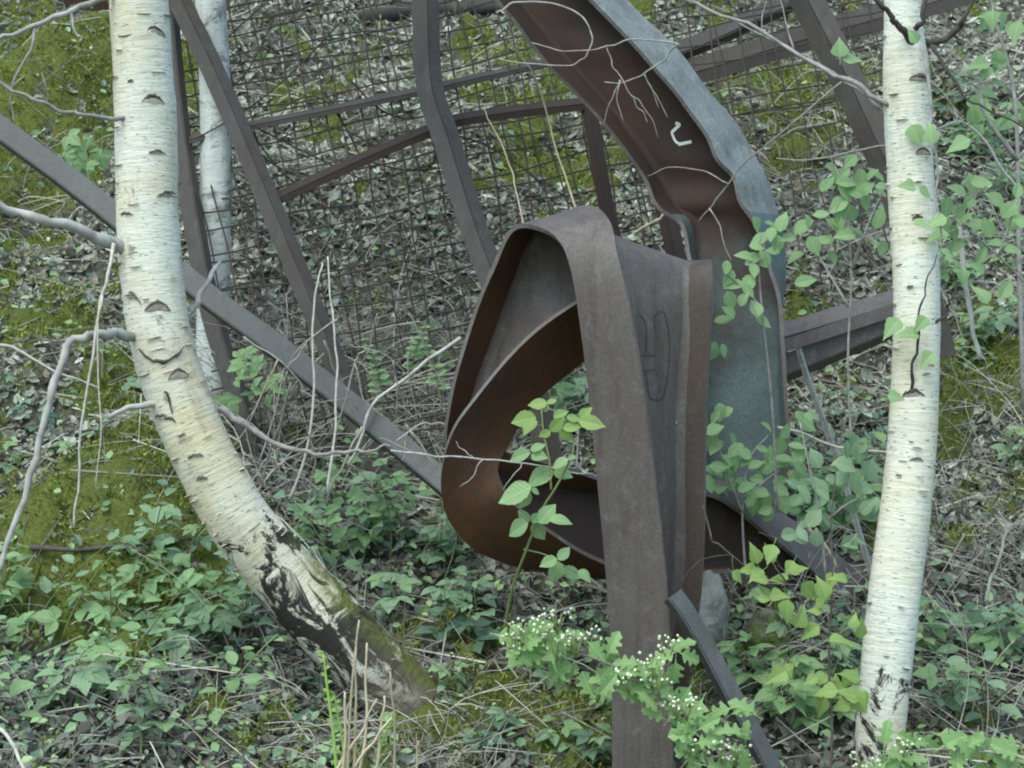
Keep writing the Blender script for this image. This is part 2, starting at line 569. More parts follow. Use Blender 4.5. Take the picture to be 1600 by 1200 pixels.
def ribbon(E0, E1, mats, thick, nu=6, fm=(0, 0), wob=0.0, seed=0, sag=0.0):
    """solid plate between two edge polylines E0,E1 (n x 3); fm = material of (+side, -side)"""
    n = len(E0)
    t = np.linspace(0, 1, nu + 1)
    S = E0[:, None] * (1 - t)[None, :, None] + E1[:, None] * t[None, :, None]
    du = E1 - E0; du /= np.linalg.norm(du, axis=1)[:, None] + 1e-9
    dv = np.gradient((E0 + E1) / 2, axis=0)
    N = np.cross(dv, du); N /= np.linalg.norm(N, axis=1)[:, None] + 1e-9
    if wob:
        k = np.arange(n)[:, None] * .16
        S = S + N[:, None] * ((vnoise(k + seed * 13.7, t[None] * 1.5 + seed) - .5) * wob)[..., None]
    if sag:
        S = S + N[:, None] * (sag * 4 * t * (1 - t))[None, :, None]
    top = S + N[:, None] * thick / 2
    bot = S - N[:, None] * thick / 2
    V = np.vstack([top.reshape(-1, 3), bot.reshape(-1, 3)])
    o = n * (nu + 1)
    i, j = np.meshgrid(np.arange(n - 1), np.arange(nu), indexing='ij')
    s = nu + 1
    a = (i * s + j).ravel(); b = a + 1; c = b + s; d = a + s
    ft = np.stack([a, d, c, b], -1); fb = np.stack([a, b, c, d], -1) + o
    # rim with its own vertices so that the edge stays crisp
    rim = []
    loop = [(q, 0) for q in range(n)] + [(n - 1, q) for q in range(1, nu + 1)] + [(q, nu) for q in range(n - 2, -1, -1)] + [(0, q) for q in range(nu - 1, 0, -1)]
    idx = np.array([p * s + q for p, q in loop])
    rv = np.vstack([V[idx], V[idx + o]])
    m = len(idx); r0 = len(V)
    k = np.arange(m); kn = (k + 1) % m
    fr = np.stack([r0 + k, r0 + kn, r0 + m + kn, r0 + m + k], -1)
    V = np.vstack([V, rv])
    f = np.vstack([ft, fb, fr])
    fmat = np.concatenate([np.full(len(ft), fm[0]), np.full(len(fb), fm[1]), np.full(len(fr), 0)])
    return V, f, fmat


# ------------------------------------------------------------------ ground
xs = np.concatenate([-np.geomspace(60, 2.7, 26)[:-1], np.arange(-2.6, 2.601, .022), np.geomspace(2.7, 60, 26)[1:]])
ys = np.concatenate([np.linspace(-12, 3.0, 22)[:-1], np.arange(3.0, 9.6, .024), np.geomspace(9.65, 150, 40)])
X, Yg = np.meshgrid(xs, ys, indexing='ij')
Z = gz(X, Yg)
near = (np.abs(X) < 2.7) & (Yg > 2.8) & (Yg < 9.7)
Z = Z + near * ((fbm(X * 28, Yg * 28, 3) - .5) * .045)
mm = mossmask(X, Yg)
Z = Z + near * mm * (.014 + .06 * fbm(X * 14 + 5, Yg * 14, 2) ** 1.5)
nx, ny = X.shape
i, j = np.meshgrid(np.arange(nx - 1), np.arange(ny - 1), indexing='ij')
a = (i * ny + j).ravel()
gf = np.stack([a, a + ny, a + ny + 1, a + 1], -1)
gme = mesh_np("ground", np.stack([X, Yg, Z], -1).reshape(-1, 3), gf, M_ground)
at_ = gme.attributes.new("moss", 'FLOAT', 'POINT')
at_.data.foreach_set("value", mm.ravel().astype(np.float32))
ground = link("ground", gme)
tag(ground, kind="structure")


def gnormal(x, y):
    e = .03
    n = np.stack([-(gz(x + e, y) - gz(x - e, y)) / (2 * e), -(gz(x, y + e) - gz(x, y - e)) / (2 * e), np.ones_like(x)], -1)
    return n / np.linalg.norm(n, axis=1)[:, None]


def scatter(n, keep):
    Yr = 4.0 + 5.2 * npr.rand(n * 3) ** .9
    Xr = (npr.rand(n * 3) * 2 - 1) * (Yr * .25 + .45)
    k = keep(Xr, Yr) > npr.rand(n * 3)
    return Xr[k][:n], Yr[k][:n]


def frames(nrm, tilt):
    n = len(nrm)
    N = nrm + tilt * (npr.rand(n, 3) * 2 - 1); N /= np.linalg.norm(N, axis=1)[:, None]
    A = np.cross(N, npr.rand(n, 3) * 2 - 1); A /= np.linalg.norm(A, axis=1)[:, None]
    return A, np.cross(N, A), N


# dead leaves
def patches(x, y): return .5 + .5 * np.clip((fbm(x * 3 + 60, y * 3, 3) - .38) * 5, 0, 1)


lx, ly = scatter(88000, lambda x, y: (1 - .68 * mossmask(x, y)) * patches(x, y))
nn = gnormal(lx, ly)
A, B, N = frames(nn, .75)
n = len(lx)
Ls = (.008 + .025 * npr.rand(n) ** 2.1)[:, None]
Ws = Ls * (.26 + .32 * npr.rand(n))[:, None]
cu = (npr.rand(n, 1) * 2 - .7) * .8
C = np.stack([lx, ly, gz(lx, ly) + .004 + .022 * npr.rand(n)], -1)
V = np.stack([C - A * Ls + N * Ls * cu, C - A * Ls * .35 + B * Ws + N * Ws * cu * 1.3, C + A * Ls * .4 + B * Ws * .8 + N * Ws * cu, C + A * Ls + N * Ls * cu * 1.1,
              C + A * Ls * .4 - B * Ws * .8 + N * Ws * cu, C - A * Ls * .35 - B * Ws + N * Ws * cu * 1.3, C - A * .3 * Ls, C + A * .35 * Ls], 1)
pal = np.array([.97, 1.0, .88]) * 1.3 * np.array([[.30, .295, .268], [.23, .222, .195], [.16, .145, .122], [.40, .395, .365], [.125, .10, .078], [.20, .175, .13], [.27, .272, .25], [.09, .08, .068]])
ci = npr.choice(len(pal), n, p=[.24, .19, .12, .13, .08, .09, .09, .06])
colr = pal[ci] * (.45 + .5 * npr.rand(n, 1)) * (.70 + .55 * fbm(lx * 2.2 + 31, ly * 2.2 + 7, 3))[:, None] * np.interp(ly, [4.4, 5.1, 5.9], [.62, .78, 1.22])[:, None]   # foreground shade put into the litter colour: darker near, paler up the bank
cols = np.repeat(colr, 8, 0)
b0 = np.arange(n) * 8
fq = np.concatenate([np.stack([b0 + p for p in q], -1) for q in ((0, 6, 1, 5),)]) if False else None
quads = [(0, 6, 1), (1, 6, 7), (1, 7, 2), (2, 7, 3), (0, 5, 6), (5, 4, 7), (5, 7, 6), (4, 3, 7)]
lf = np.concatenate([np.stack([b0 + p for p in q], -1) for q in quads])
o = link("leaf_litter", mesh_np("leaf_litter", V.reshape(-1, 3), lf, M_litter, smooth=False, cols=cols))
tag(o, "grey and brown dead leaves lying over the whole bank", "leaf litter", kind="stuff")

# moss blades
mx, my = scatter(110000, lambda x, y: mossmask(x, y))
nn = gnormal(mx, my)
A, B, N = frames(nn, .9)
n = len(mx)
hgt = (.007 + .016 * npr.rand(n))[:, None]
C = np.stack([mx, my, gz(mx, my) + .020 + .028 * npr.rand(n)], -1)
V = np.stack([C + A * .0035, C - A * .0035, C + N * hgt + B * .004], 1).reshape(-1, 3)
mc = np.array([[.15, .185, .03], [.21, .24, .05], [.09, .115, .025], [.25, .25, .07]])[npr.choice(4, n, p=[.36, .3, .22, .12])] * (.7 + .5 * npr.rand(n, 1))
o = link("moss", mesh_np("moss", V, np.arange(n * 3).reshape(-1, 3), M_moss, smooth=False, cols=np.repeat(mc, 3, 0)))
tag(o, "yellow green moss carpeting patches of the bank", "moss", kind="stuff")

# fine fallen twigs
tx, ty = scatter(6500, lambda x, y: .4 + .6 * patches(x + 9, y))
n = len(tx)
A, B, N = frames(gnormal(tx, ty), .35)
Lh = (.03 + .13 * npr.rand(n) ** 2)[:, None]
C = np.stack([tx, ty, gz(tx, ty) + .012 + .03 * npr.rand(n)], -1)
r_ = (.0009 + .0016 * npr.rand(n))[:, None]
V = np.stack([C - A * Lh + B * r_, C - A * Lh - B * r_, C - A * Lh + N * r_ * 1.6, C + A * Lh + B * r_ * .5 + N * Lh * .2, C + A * Lh - B * r_ * .5 + N * Lh * .2, C + A * Lh + N * r_ + N * Lh * .2], 1).reshape(-1, 3)
b0 = np.arange(n) * 6
tf = np.concatenate([np.stack([b0 + p for p in q], -1) for q in ((0, 1, 4, 3), (1, 2, 5, 4), (2, 0, 3, 5))])
tc_ = np.array([[.30, .27, .23], [.17, .14, .12], [.42, .38, .31], [.09, .07, .06]])[npr.choice(4, n)] * (.7 + .5 * npr.rand(n, 1))
o = link("fallen_twigs", mesh_np("fallen_twigs", V, tf, M_litter, smooth=False, cols=np.repeat(tc_, 6, 0)))
tag(o, "thin broken twigs strewn over the leaf litter", "twigs", kind="stuff")

# low green cover
COVER = [(hit(px, py), r_) for px, py, r_ in ((250, 1050, .45), (80, 1100, .4), (420, 1130, .3), (560, 900, .3), (620, 620, .25), (1250, 1000, .25), (1530, 350, .35), (1500, 1020, .25), (1330, 700, .2), (950, 980, .2), (1200, 780, .2), (100, 260, .2))]


def covmask(x, y):
    m = np.full_like(x, .16)
    for p, r_ in COVER:
        m = np.maximum(m, np.exp(-((x - p.x) ** 2 + (y - p.y) ** 2) / r_ ** 2))
    return m


cx, cy = scatter(9500, covmask)
n = len(cx)
A, B, N = frames(gnormal(cx, cy) * .6 + np.array([0, -.5, .6]), .5)
Ls = (.006 + .013 * npr.rand(n) ** 1.6)[:, None]; Ws = Ls * .62
C = np.stack([cx, cy, gz(cx, cy) + .02 + .07 * npr.rand(n) ** 2], -1)
V = np.stack([C - A * Ls, C - A * Ls * .3 + B * Ws + N * Ws * .3, C + A * Ls * .4 + B * Ws * .75 + N * Ws * .25, C + A * Ls, C + A * Ls * .4 - B * Ws * .75 + N * Ws * .25, C - A * Ls * .3 - B * Ws + N * Ws * .3], 1).reshape(-1, 3)
b0 = np.arange(n) * 6
cf = np.concatenate([np.stack([b0 + p for p in q], -1) for q in ((0, 3, 2, 1), (0, 5, 4, 3))])
cc = np.array([[.10, .16, .085], [.16, .235, .115], [.07, .115, .07], [.21, .29, .12]])[npr.choice(4, n)] * (.7 + .5 * npr.rand(n, 1))
o = link("ground_cover", mesh_np("ground_cover", V, cf, M_cover, smooth=False, cols=np.repeat(cc, 6, 0)))
tag(o, "small low green leaves sprouting through the litter", "ground cover", kind="stuff")


# ------------------------------------------------------------------ bent steel beams
def beam(name, label, stations, tf, tw, mats, fm_near, fm_web, fm_far, n=8, wob=.006):
    """stations: list of (NL, NR, FL, FR) pixel+depth triples: the two edges of the near flange and of the far flange"""
    E = [np.array([list(at(*s[k])) for s in stations]) for k in range(4)]
    E = [catmull(e, n) for e in E]
    base = E[0][np.argmin(E[0][:, 2])]
    r = root(name, Vector(base), label, "steel beam")
    mN = (E[0] + E[1]) / 2; mF = (E[2] + E[3]) / 2
    out = []
    for nm, e0, e1, th, fm, sd in (("flange", E[0], E[1], tf, fm_near, 1), ("flange", E[2], E[3], tf, fm_far, 2)):
        V, f, fmat = ribbon(e0, e1, mats, th, 8, (0, 0), wob, sd)
        out.append(child(nm, V, f, mats, r, fmat=face_mats(fmat, len(e0), 8, fm)))
    d = mF - mN; d /= np.linalg.norm(d, axis=1)[:, None]
    V, f, fmat = ribbon(mN + d * tf * .4, mF - d * tf * .4, mats, tw, 8, (0, 0), wob * 1.5, 3)
    out.append(child("web", V, f, mats, r, fmat=face_mats(fmat, len(mN), 8, fm_web)))
    # rolled root fillets where web and flanges meet
    for m_, sgn, ea, eb in ((mN, 1, E[0], E[1]), (mF, -1, E[2], E[3])):
        for ed in (ea, eb):
            u = ed - m_; u = u / (np.linalg.norm(u, axis=1)[:, None] + 1e-9)
            rr = .022
            th = np.linspace(0, math.pi / 2, 7)
            S = np.stack([m_ + u * (tw * .3) + d * sgn * (tf * .3) + d * sgn * rr * (1 - math.sin(q)) + u * rr * (1 - math.cos(q)) for q in th], 1)
            k_ = S.shape[0]
            ii, jj = np.meshgrid(np.arange(k_ - 1), np.arange(6), indexing='ij')
            a_ = (ii * 7 + jj).ravel()
            fq = np.stack([a_, a_ + 1, a_ + 8, a_ + 7], -1)
            fm_ = np.array([(fm_web(i / (k_ - 1)) if callable(fm_web) else fm_web)[0] for i in range(k_ - 1) for _ in range(6)])
            child("fillet", S.reshape(-1, 3), fq, mats, r, fmat=fm_)
    return r, out


def face_mats(fmat, n, nu, fm):
    """fm: (top material, bottom material) or a function of station fraction returning that pair"""
    k = (n - 1) * nu
    res = np.zeros(len(fmat), int)
    for i in range(n - 1):
        p = fm(i / (n - 1)) if callable(fm) else fm
        res[i * nu:(i + 1) * nu] = p[0]
        res[k + i * nu:k + (i + 1) * nu] = p[1]
    res[2 * k:] = 4
    return res


LOOP = [
    ((957, 1330, 4.37), (1052, 1330, 4.33), (967, 1330, 4.52), (1054, 1330, 4.49)),
    ((957, 1100, 4.37), (1051, 1100, 4.32), (985, 1100, 4.52), (1073, 1100, 4.49)),
    ((948, 900, 4.37), (1041, 900, 4.32), (1010, 900, 4.52), (1097, 900, 4.47)),
    ((924, 640, 4.37), (1011, 640, 4.31), (1020, 640, 4.52), (1104, 640, 4.46)),
    ((905, 490, 4.36), (986, 485, 4.31), (1028, 490, 4.53), (1112, 490, 4.46)),
    ((890, 412, 4.37), (966, 400, 4.34), (1032, 440, 4.55), (1114, 430, 4.48)),
    ((868, 372, 4.39), (953, 348, 4.40), (1034, 412, 4.60), (1112, 410, 4.53)),
    ((832, 356, 4.43), (922, 325, 4.50), (1020, 412, 4.64), (1100, 412, 4.64)),
    ((798, 362, 4.47), (885, 338, 4.60), (985, 432, 4.58), (1062, 440, 4.68)),
    ((770, 420, 4.51), (862, 398, 4.67), (938, 452, 4.52), (1005, 480, 4.64)),
    ((746, 480, 4.54), (838, 455, 4.69), (893, 475, 4.49), (955, 520, 4.61)),
    ((718, 570, 4.57), (800, 560, 4.69), (812, 540, 4.50), (890, 580, 4.61)),
    ((702, 638, 4.60), (765, 650, 4.70), (742, 622, 4.51), (832, 632, 4.60)),
    ((698, 695, 4.63), (775, 690, 4.73), (705, 678, 4.53), (795, 692, 4.60)),
    ((722, 745, 4.68), (800, 712, 4.75), (689, 745, 4.57), (778, 728, 4.58)),
    ((760, 785, 4.74), (825, 716, 4.72), (700, 808, 4.62), (788, 766, 4.56)),
    ((805, 795, 4.79), (855, 724, 4.71), (738, 853, 4.66), (815, 797, 4.57)),
    ((862, 795, 4.84), (895, 734, 4.73), (802, 880, 4.71), (862, 832, 4.60)),
    ((925, 790, 4.90), (940, 748, 4.77), (882, 894, 4.76), (920, 868, 4.66)),
    ((1015, 765, 4.96), (1020, 768, 4.84), (1000, 905, 4.88), (1012, 900, 4.76)),
    ((1110, 752, 5.00), (1106, 772, 4.88), (1110, 886, 5.0), (1106, 894, 4.88)),
    ((1165, 764, 5.03), (1148, 794, 4.92), (1155, 884, 5.04), (1148, 894, 4.93)),
    ((1212, 796, 5.06), (1190, 830, 4.96), (1208, 898, 5.08), (1196, 910, 4.97)),
    ((1270, 838, 5.10), (1248, 876, 5.01), (1268, 935, 5.12), (1252, 948, 5.02)),
    ((1340, 896, 5.16), (1316, 936, 5.07), (1338, 985, 5.18), (1318, 1000, 5.08)),
    ((1420, 970, 5.24), (1392, 1010, 5.15), (1416, 1060, 5.24), (1392, 1072, 5.15)),
]
beam_mats = [M_grey, M_rust, M_dark, M_blue, M_edge, M_rust2]
loop, loop_parts = beam("bent_beam", "rusty steel beam folded into a hairpin loop with a scribbled oval mark on its upright leg",
                        LOOP, .010, .008, beam_mats,
                        lambda t: (1, 0) if t < .85 else (0, 0),
                        lambda t: (0, 0) if t < .5 else (2, 2),
                        lambda t: (5, 5) if t < .3 else (1, 1))

ARCH = [  # (front edge of outer flange, its back edge, front edge of inner flange, its back edge)
    ((250, -640, 5.55), (290, -720, 5.66), (230, -480, 5.60), (262, -550, 5.7)),
    ((480, -420, 5.42), (540, -470, 5.53), (440, -290, 5.47), (500, -345, 5.58)),
    ((700, -215, 5.30), (765, -240, 5.41), (600, -155, 5.36), (665, -185, 5.47)),
    ((830, -95, 5.22), (895, -100, 5.33), (712, -65, 5.29), (775, -80, 5.41)),
    ((922, 0, 5.18), (986, 8, 5.29), (790, 18, 5.25), (850, 12, 5.37)),
    ((979, 57, 5.16), (1035, 55, 5.27), (828, 65, 5.24), (890, 60, 5.35)),
    ((1021, 105, 5.15), (1072, 96, 5.26), (866, 112, 5.23), (925, 105, 5.34)),
    ((1072, 165, 5.14), (1112, 150, 5.25), (911, 160, 5.22), (968, 155, 5.33)),
    ((1105, 213, 5.13), (1150, 195, 5.25), (944, 196, 5.21), (1000, 195, 5.32)),
    ((1120, 249, 5.12), (1176, 242, 5.25), (983, 247, 5.20), (1035, 245, 5.32)),
    ((1147, 277, 5.12), (1196, 281, 5.25), (1009, 286, 5.20), (1055, 285, 5.32)),
    ((1157, 313, 5.11), (1209, 318, 5.24), (1030, 325, 5.18), (1080, 322, 5.31)),
    ((1181, 350, 5.10), (1220, 360, 5.24), (1064, 350, 5.17), (1100, 352, 5.31)),
    ((1199, 400, 5.09), (1225, 408, 5.24), (1076, 398, 5.15), (1098, 400, 5.30)),
    ((1212, 450, 5.08), (1222, 452, 5.24), (1084, 450, 5.13), (1096, 450, 5.29)),
    ((1223, 530, 5.07), (1212, 530, 5.24), (1090, 530, 5.12), (1100, 530, 5.28)),
    ((1230, 630, 5.07), (1211, 630, 5.24), (1090, 630, 5.12), (1100, 630, 5.28)),
    ((1230, 720, 5.08), (1211, 720, 5.25), (1088, 720, 5.13), (1098, 720, 5.29)),
    ((1226, 860, 5.10), (1208, 860, 5.27), (1084, 860, 5.15), (1094, 860, 5.3)),
    ((1222, 1040, 5.12), (1205, 1040, 5.29), (1080, 1040, 5.17), (1090, 1040, 5.32)),
]
arch_mats = [M_light, M_dark, M_rust, M_blue, M_edge, M_archweb]
arch, arch_parts = beam("arched_beam", "large arched steel beam with pale outer flange sweeping down behind the looped beam",
                        ARCH, .010, .008, arch_mats,
                        lambda t: (0, 0) if t < .6 else (3, 3),
                        (5, 5),
                        lambda t: (1, 1) if t < .6 else (3, 3), wob=.008)  # inner flange: shade of the arch's underside put into its dark colour


def stroke(parent, surf, pts, w, mat, name):
    """a thin painted stroke lying on a part's surface"""
    me = surf.data
    pl = np.array(surf.parent.location)
    vs = [Vector(v.co) + surf.parent.location for v in me.vertices]
    bvh = BVHTree.FromPolygons(vs, [list(p.vertices) for p in me.polygons])
    o0 = Vector((0, 0, EYE))
    P, Nn = [], []
    pts = catmull(np.array([(p[0], p[1], 0) for p in pts], float), 6) if len(pts) > 2 else np.array([[pts[0][0] + (pts[1][0] - pts[0][0]) * t, pts[0][1] + (pts[1][1] - pts[0][1]) * t, 0] for t in np.linspace(0, 1, 6)])
    for px, py, _ in pts:
        d = (at(px, py, 5) - o0).normalized()
        loc, nor, _, _ = bvh.ray_cast(o0, d)
        if loc is None: continue
        if nor.dot(d) > 0: nor = -nor
        P.append(np.array(loc + nor * .0015)); Nn.append(np.array(nor))
    if len(P) < 2: return
    P = np.array(P); Nn = np.array(Nn)
    T = np.gradient(P, axis=0)
    S = np.cross(T, Nn); S /= np.linalg.norm(S, axis=1)[:, None] + 1e-9
    V = np.vstack([P + S * w, P - S * w]); k = len(P)
    f = np.array([[i, i + 1, k + i + 1, k + i] for i in range(k - 1)])
    child(name, V, f, mat, parent)


Zq = lambda pts, ox, oy, s: [(ox + x / s, oy + y / s) for x, y in pts]
web = loop_parts[2]
for pts in ([(905, 515), (930, 550), (932, 670)], [(915, 681), (968, 682)], [(918, 745), (972, 742)],
            [(930, 745), (936, 800), (945, 850), (965, 866), (1000, 855), (1022, 760), (1028, 620), (1012, 515), (985, 500), (966, 525), (968, 580)]):
    stroke(loop, web, Zq(pts, 660, 300, 2.667), .0012, M_ink, "marker_stroke")
stroke(loop, web, [(1055, 660), (1066, 661)], .002, M_chalk, "scratch")
web2 = arch_parts[2]
for pts, w in (([(985, 640), (1005, 650), (985, 670), (965, 690)], .004), ([(965, 690), (985, 735), (1010, 750)], .003), ([(1000, 752), (1068, 738)], .004)):
    stroke(arch, web2, Zq(pts, 760, 0, 3.333), w, M_chalk, "paint_mark")


# ------------------------------------------------------------------ angle-iron members and the mesh panel
def angle_geo(pts, wl, wr, dl, dr, th=.006, n=6):
    """two-legged rolled section: corner line + left leg (wl px, depth step dl) + right leg (wr, dr)"""
    P = np.array(pts, float)
    Q = catmull(P, n)
    T = np.gradient(Q[:, :2], axis=0); T /= np.linalg.norm(T, axis=1)[:, None]
    S = np.stack([-T[:, 1], T[:, 0]], -1)      # image-side direction
    if S[:, 0].mean() < 0 or (abs(S[:, 0].mean()) < .35 and S[:, 1].mean() < 0): S = -S
    def edge(w, d):
        return np.array([list(at(q[0] + s[0] * w, q[1] + s[1] * w, q[2] + d)) for q, s in zip(Q, S)])
    c = edge(0, 0)
    geos = []
    if wl: geos.append(ribbon(edge(-wl, dl), c, None, th, 2)[:2])
    if wr: geos.append(ribbon(c, edge(wr, dr), None, th, 2)[:2])
    return join(geos)


panel = root("mesh_panel", at(560, 760, 5.65), "leaning rusty wire mesh panel with angle-iron posts and rails on the bank", "mesh panel")
def PYd(py): return 5.62 + max(-.25, (720 - py) / 720 * .75)     # the panel leans back


def member(name, pts, wl, wr, dl, dr, mat, par, th=.006):
    V, f = angle_geo(pts, wl, wr, dl, dr, th)
    return child(name, V, f, mat, par)


member("post", [(262, -260, 6.4), (268, 0, 6.25), (290, 225, 6.08), (322, 420, 5.86), (345, 520, 5.77), (390, 660, 5.62), (420, 790, 5.55)], 22, 9, .03, .04, M_purple, panel)
member("post", [(190, -190, 6.3), (283, 0, 6.16), (345, 130, 6.05), (425, 320, 5.86), (470, 430, 5.75), (512, 530, 5.67), (560, 650, 5.6), (608, 790, 5.52)], 20, 14, .02, .03, M_purple, panel)
member("post", [(664, -240, 6.25), (668, 0, 6.05), (674, 130, 5.94), (700, 215, 5.86), (742, 350, 5.72), (790, 480, 5.6), (835, 600, 5.54), (870, 760, 5.5)], 24, 17, .02, .025, M_purple, panel)
member("rail", [(280, 222, 6.1), (380, 200, 6.12), (520, 172, 6.14), (660, 143, 6.16), (760, 120, 6.2), (850, 100, 6.25), (960, 72, 6.3)], 7, 6, .03, .0, M_purple, panel)
member("rail", [(412, 322, 5.9), (500, 280, 5.93), (600, 235, 5.96), (668, 207, 5.98), (710, 190, 6.0), (800, 176, 6.03), (915, 163, 6.06), (990, 155, 6.1)], 10, 9, .03, .0, M_dark, panel)
member("post", [(918, 160, 6.06), (930, 230, 6.0), (944, 310, 5.95), (965, 420, 5.9), (985, 560, 5.85), (1000, 700, 5.8)], 10, 12, .02, .03, M_dark, panel)
member("post", [(1010, 250, 6.0), (1035, 320, 5.95), (1052, 390, 5.9), (1065, 480, 5.86), (1080, 600, 5.8), (1090, 720, 5.76)], 12, 16, .02, .03, M_dark, panel)

# wires
def wire_path(f0, t0, t1, n=26):
    return np.array([list(at(*f0(t))) for t in np.linspace(t0, t1, n)])


wr_rng = random.Random(3)
kw = 0
for yy in range(-190, 660, 27):           # cross wires, rising to the right
    j1, j2, j3 = wr_rng.uniform(-7, 7), wr_rng.uniform(-.02, .02), wr_rng.uniform(0, 6)
    xr = 1400 if yy < 300 else (1130 if yy < 420 else 760)
    xl = 285 if yy < 400 else 330
    def f0(x, yy=yy):
        y = yy + j1 - (x - 800) * (.20 + j2) + 6 * math.sin(x / 130 + j3) + 3 * math.sin(x / 37 + j3 * 2)
        bulge = .05 * math.sin(x / 210 + yy / 150)
        return (x, y, PYd(y) + .02 + bulge)
    V, f, _ = tube_geo(wire_path(f0, xl, xr + wr_rng.uniform(-30, 10)), .0027, 4)
    child("wire", V, f, M_wire, panel)
for x0 in range(285, 1420, 27):           # long wires, leaning
    j1, j2, j3 = wr_rng.uniform(-6, 6), wr_rng.uniform(-.04, .04), wr_rng.uniform(0, 6)
    yb = 690 if x0 < 700 else (560 if x0 < 1000 else 440)
    def f0(y, x0=x0):
        x = x0 + j1 + (y - 300) * (.19 + j2) + 4 * math.sin(y / 90 + j3) + 2 * math.sin(y / 31 + j3)
        bulge = .05 * math.sin(x / 210 + y / 150)
        return (x, y, PYd(y) + .018 + bulge)
    V, f, _ = tube_geo(wire_path(f0, -170, yb + wr_rng.uniform(-40, 20)), .0027, 4)
    child("wire", V, f, M_wire, panel)
for k in range(16):                       # sprung wires of the crumpled corner
    x0, y0 = wr_rng.uniform(300, 620), wr_rng.uniform(-20, 260)
    a_ = wr_rng.uniform(-.9, .9); L = wr_rng.uniform(120, 320); c_ = wr_rng.uniform(-60, 60)
    pts = [(x0 + L * t * math.cos(a_), y0 + L * t * math.sin(a_) + c_ * math.sin(t * 3.1), PYd(y0) - .06 + .05 * t) for t in np.linspace(0, 1, 9)]
    V, f, _ = tube_geo(ppath(pts, 3), .0027, 4)
    child("sprung_wire", V, f, M_wire, panel)


def lone(name, label, cat, pts, wl, wr, dl, dr, mat, th=.006, group=None):
    V, f = angle_geo(pts, wl, wr, dl, dr, th)
    b = V[np.argmin(V[:, 2])]
    o = link(name, mesh_np(name, V - b, f, mat), None, b)
    return tag(o, label, cat, group)


lone("flat_bar", "long grey flat steel bar slanting down from the left behind the curved birch", "steel bar",
     [(-260, 34, 5.55), (-20, 203, 5.42), (150, 330, 5.32), (300, 460, 5.2), (420, 549, 5.1), (560, 660, 5.0), (690, 768, 4.86), (740, 812, 4.82)], 5, 32, .03, .010, M_flat, .006)
lone("steel_post", "brown angle post leaning behind the upper part of the straight birch", "steel post",
     [(1150, -220, 5.95), (1262, 0, 5.85), (1318, 110, 5.78), (1360, 200, 5.72), (1395, 280, 5.68), (1425, 380, 5.62), (1470, 560, 5.6)], 26, 24, .04, .012, M_purple, .008)
gir = root("lattice_girder", at(1075, 110, 6.4), "rusty double girder lying across the top right of the bank", "girder")
member("chord", [(1040, 92, 6.40), (1100, 70, 6.42), (1170, 38, 6.45), (1240, 6, 6.5), (1330, -38, 6.55)], 18, 10, .05, .02, M_purple, gir, .008)
member("chord", [(1060, 122, 6.36), (1160, 92, 6.38), (1260, 62, 6.42), (1380, 28, 6.46), (1480, -2, 6.5), (1640, -52, 6.56)], 22, 18, .06, .0, M_purple, gir, .008)
lb = root("fallen_girder", at(1230, 560, 5.5), "grey brown channel girder lying behind the straight birch trunk", "girder")
member("flange", [(1180, 540, 5.42), (1240, 524, 5.46), (1320, 500, 5.5), (1400, 476, 5.54), (1450, 459, 5.57)], 22, 0, .07, 0, M_grey, lb, .008)
member("web", [(1180, 563, 5.41), (1240, 546, 5.45), (1320, 520, 5.49), (1400, 494, 5.53), (1450, 477, 5.56)], 20, 0, .002, 0, M_grey, lb, .008)
member("flange", [(1180, 602, 5.43), (1240, 580, 5.47), (1320, 547, 5.51), (1400, 514, 5.55), (1450, 495, 5.58)], 30, 10, .0, .05, M_grey, lb, .008)
lone("thin_strip", "thin pale steel strip slanting down beside the arched beam's foot", "steel strip",
     [(1248, 545, 5.2), (1262, 590, 5.19), (1290, 665, 5.16), (1318, 745, 5.12), (1345, 840, 5.08), (1372, 930, 5.05)], 5, 4, .004, .003, M_light, .004)
lone("leaning_bar", "dark steel bar leaning against the foot of the upright leg", "steel bar",
     [(1046, 934, 4.27), (1066, 962, 4.26), (1100, 1020, 4.25), (1145, 1105, 4.22), (1195, 1195, 4.2), (1240, 1285, 4.18)], 8, 22, .03, .012, M_flat, .007)
lone("rusty_sheet", "rusty plate edge poking out at the top beside the curved birch", "steel plate",
     [(100, -5, 7.9), (140, -2, 7.9), (190, -4, 7.9)], 25, 24, .02, .02, M_rust, .006)


# ------------------------------------------------------------------ birches
def trunk(name, par, pts, seg=28, mat=M_bark, bumpy=.10, n=10, uv0=0):
    """pts: (px,py,Y,radius px), foot first"""
    W = np.array([list(at(p[0], p[1], p[2])) + [p[3] / F * p[2]] for p in pts])
    C = catmull(W, n)
    V, f, uv = tube_geo(C[:, :3], C[:, 3], seg, bumpy, uv0)
    return child(name, V, f, mat, par, uv=uv), C


def limb(par, name, pts, r0, r1, mat=M_branch, n=6, seg=7):
    P = ppath(pts, n)
    kk = np.arange(len(P)) * .6 + rnd.uniform(0, 200)
    P = P + np.stack([vnoise(kk, kk * 0 + 3) - .5, vnoise(kk, kk * 0 + 8) - .5, vnoise(kk, kk * 0 + 13) - .5], -1) * .012 * np.minimum(1, np.arange(len(P)) / 4)[:, None]
    Y = np.mean([p[2] for p in pts])
    rad = np.linspace(r0 * .92, r1 * .8, len(P)) * (1 + .28 * (vnoise(kk * 2.2, kk * 0 + 21) - .4))
    V, f, _ = tube_geo(P, rad / F * Y, seg, .3)
    return child(name, V, f, mat, par)


